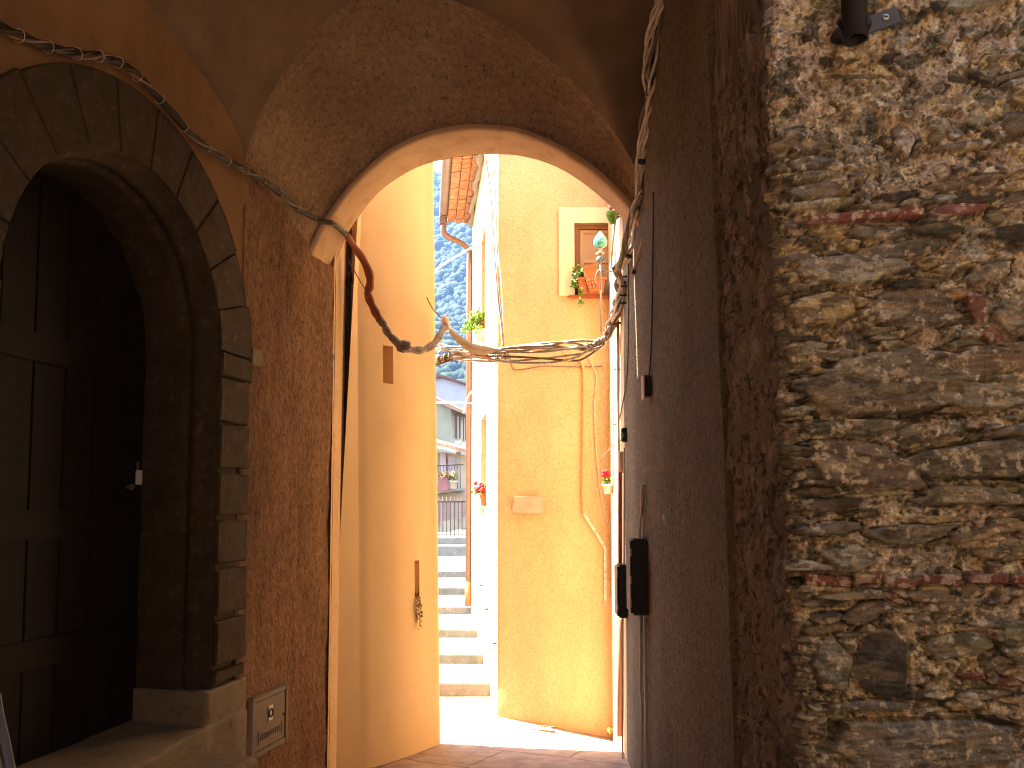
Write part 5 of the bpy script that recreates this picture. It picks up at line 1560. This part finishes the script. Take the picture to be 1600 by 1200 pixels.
b = MB(); leaves(b, at(694, 742, 31.7), (.25, .2, .12), 60, .14, 81); b.build('foliage', M['dry'], bt_)
yt_ = thing('flower_tub', 'yellowish potted plant at the right end of the balcony', 'flower pot', tuple(at(708, 764, 31.8)))
pot(MB(), at(708, 764, 31.8), .12, .17, .3).build('tub', M['conduit'], yt_)
b = MB(); leaves(b, at(708, 748, 31.8), (.16, .15, .26), 90, .13, 82); b.build('foliage', mat('yellowing_leaf', (.42, .36, .12), (.3, .26, .08), 20, .7), yt_)
# weathered house with pink corner and two windows
oh2 = thing('weathered_house', 'weathered grey rendered house with a pinkish end wall and two tall windows', 'house', tuple(at(705, 700, 44)))
wallbox('grey_wall', 630, 600, 704.5, 638, 720, 44, 5, M['olive_plaster'], oh2)
wallbox('pink_wall', 704.5, 638, 738, 652, 722, 44.02, 5, M['pink_plaster'], oh2, 46.0)
for (x0, x1, y0, y1) in ((711.5, 719.5, 650, 685), (723.5, 728.5, 653, 689)):
    wn = pane('window', x0, y0, x1, y1, 44.25, M['dark_glass'], oh2)
    wn.location.y += 0
    pane('window_frame', x0 + (x1 - x0) * .42, y0, x0 + (x1 - x0) * .62, y1, 44.15, M['pink_plaster'], wn)
    pane('window_sill', x0 - 1, y1 + 4, x1 + 1, y1 + 8, 44.1, M['white_plastic'], wn)
MB().prism([at(620, 596, 43.6), at(704.5, 637, 43.6), at(742, 653, 43.6), at(742, 649, 46), at(704.5, 634, 46), at(620, 592, 46)], (0, 0, .1)).build('roof', M['tile'], oh2)
# tall lilac-grey gable
gh = thing('gabled_house', 'tall lilac grey gable end with a dark red verge under the wooded hill', 'house', tuple(at(700, 700, 58)))
MB().prism([at(640, 740, 58), at(790, 740, 58), at(790, 622, 58), at(688, 589, 58), at(640, 604, 58)], (0, 10, 0)).build('wall', M['grey_plaster'], gh)
MB().prism([at(636, 604.5, 57.7), at(688, 588, 57.7), at(792, 622, 57.7), at(792, 619.5, 57.7), at(688, 584.5, 57.7), at(636, 601, 57.7)], (0, 10.6, 0)).build('roof', mat('dark_red_tiles', (.22, .08, .06), (.16, .06, .045), 2, .85), gh)

# --- terrain and wooded hill
rng2 = np.random.RandomState(3)
def terr(X, Y):
    s = X / np.maximum(Y, 1)
    z = np.interp(Y, [11.5, 24, 60, 130, 300, 520, 860, 1500], [-2.15, -1.6, -3, 2, 34, 112, 333, 250])
    z = z + smooth01((Y - 110) / 200) * (16 * fbm(X / 90, Y / 90, 201, 4) + 10 * fbm(X / 30, Y / 30, 203, 3))
    z = z * np.where(Y > 200, 1 - .12 * smooth01((np.abs(s + .06) - .05) / .4), 1)
    return z
ys = np.concatenate([np.linspace(11.5, 60, 14), np.linspace(70, 200, 12), np.linspace(212, 900, 70), np.linspace(940, 1500, 8)])
ss_ = np.linspace(-1.1, 1.1, 90)
rows = []
for Y in ys:
    X = ss_ * max(Y, 24)
    Z = terr(X, np.full_like(X, Y))
    rows.append([(x, Y, z) for x, z in zip(X, Z)])
tag(MB().grid(rows).build('hill', M['hillside']), kind='structure')
bm = bmesh.new(); bmesh.ops.create_icosphere(bm, subdivisions=2, radius=1)
bv = np.array([tuple(v.co) for v in bm.verts]); bf = np.array([[v.index for v in f.verts] for f in bm.faces]); bm.free()
NT = 9000
Y = np.sqrt(rng2.uniform(270 ** 2, 880 ** 2, NT)); s = rng2.uniform(-.17, .03, NT); X = s * Y
Z = terr(X, Y)
av, af = [], []
for i in range(NT):
    r = rng2.uniform(1.6, 3.4) * (1 + Y[i] / 2500)
    k = 1 + .35 * (rng2.rand(len(bv)) - .5)
    v = bv * k[:, None] * np.array([r, r, r * rng2.uniform(.8, 1.35)]) + np.array([X[i], Y[i], Z[i] + r * .55])
    av.append(v); af.append(bf + i * len(bv))
av = np.concatenate(av); af = np.concatenate(af)
me = bpy.data.meshes.new('forest')
me.vertices.add(len(av)); me.vertices.foreach_set('co', av.ravel())
me.loops.add(af.size); me.loops.foreach_set('vertex_index', af.ravel().astype(np.int32))
me.polygons.add(len(af)); me.polygons.foreach_set('loop_start', np.arange(0, af.size, 3, dtype=np.int32))
me.update(calc_edges=True)
me.materials.append(M['forest'])
o = bpy.data.objects.new('forest', me); col.objects.link(o); tag(o, kind='stuff')

# --- unseen walls and house added behind the viewer to shape the light
b = MB()
b.box((4.6, -.3, 1.0), (.3, 5.9, 5.4))
b.box((.2, -3.3, 2.6), (9.2, .3, 2.5))
b.build('unseen_court_wall', M['hidden'], passage)
rear = thing('unseen_rear_house', 'unseen house added behind the viewer to limit the sky light', 'house', (0, -9, -1.45))
MB().box((0, -9.2, .6), (22, .4, 4.4)).build('wall', M['hidden'], rear)
MB().prism([(-11.3, -8.7, 2.8), (11.3, -8.7, 2.8), (11.3, -12, 4.0), (-11.3, -12, 4.0)], (0, 0, .15)).build('roof', M['tile'], rear)

# --- air
if HAZE:
    m = bpy.data.materials.new('air'); m.use_nodes = True
    N, L = m.node_tree.nodes, m.node_tree.links
    N.remove(N['Principled BSDF'])
    v = N.new('ShaderNodeVolumePrincipled')
    v.inputs['Color'].default_value = (.30, .52, 1.0, 1); v.inputs['Density'].default_value = HAZE; v.inputs['Anisotropy'].default_value = 0.0
    L.new(v.outputs[0], N['Material Output'].inputs['Volume'])
    b = MB().box((-60, 740, 205), (4000, 1560, 460))
    tag(b.build('haze', m), kind='stuff')
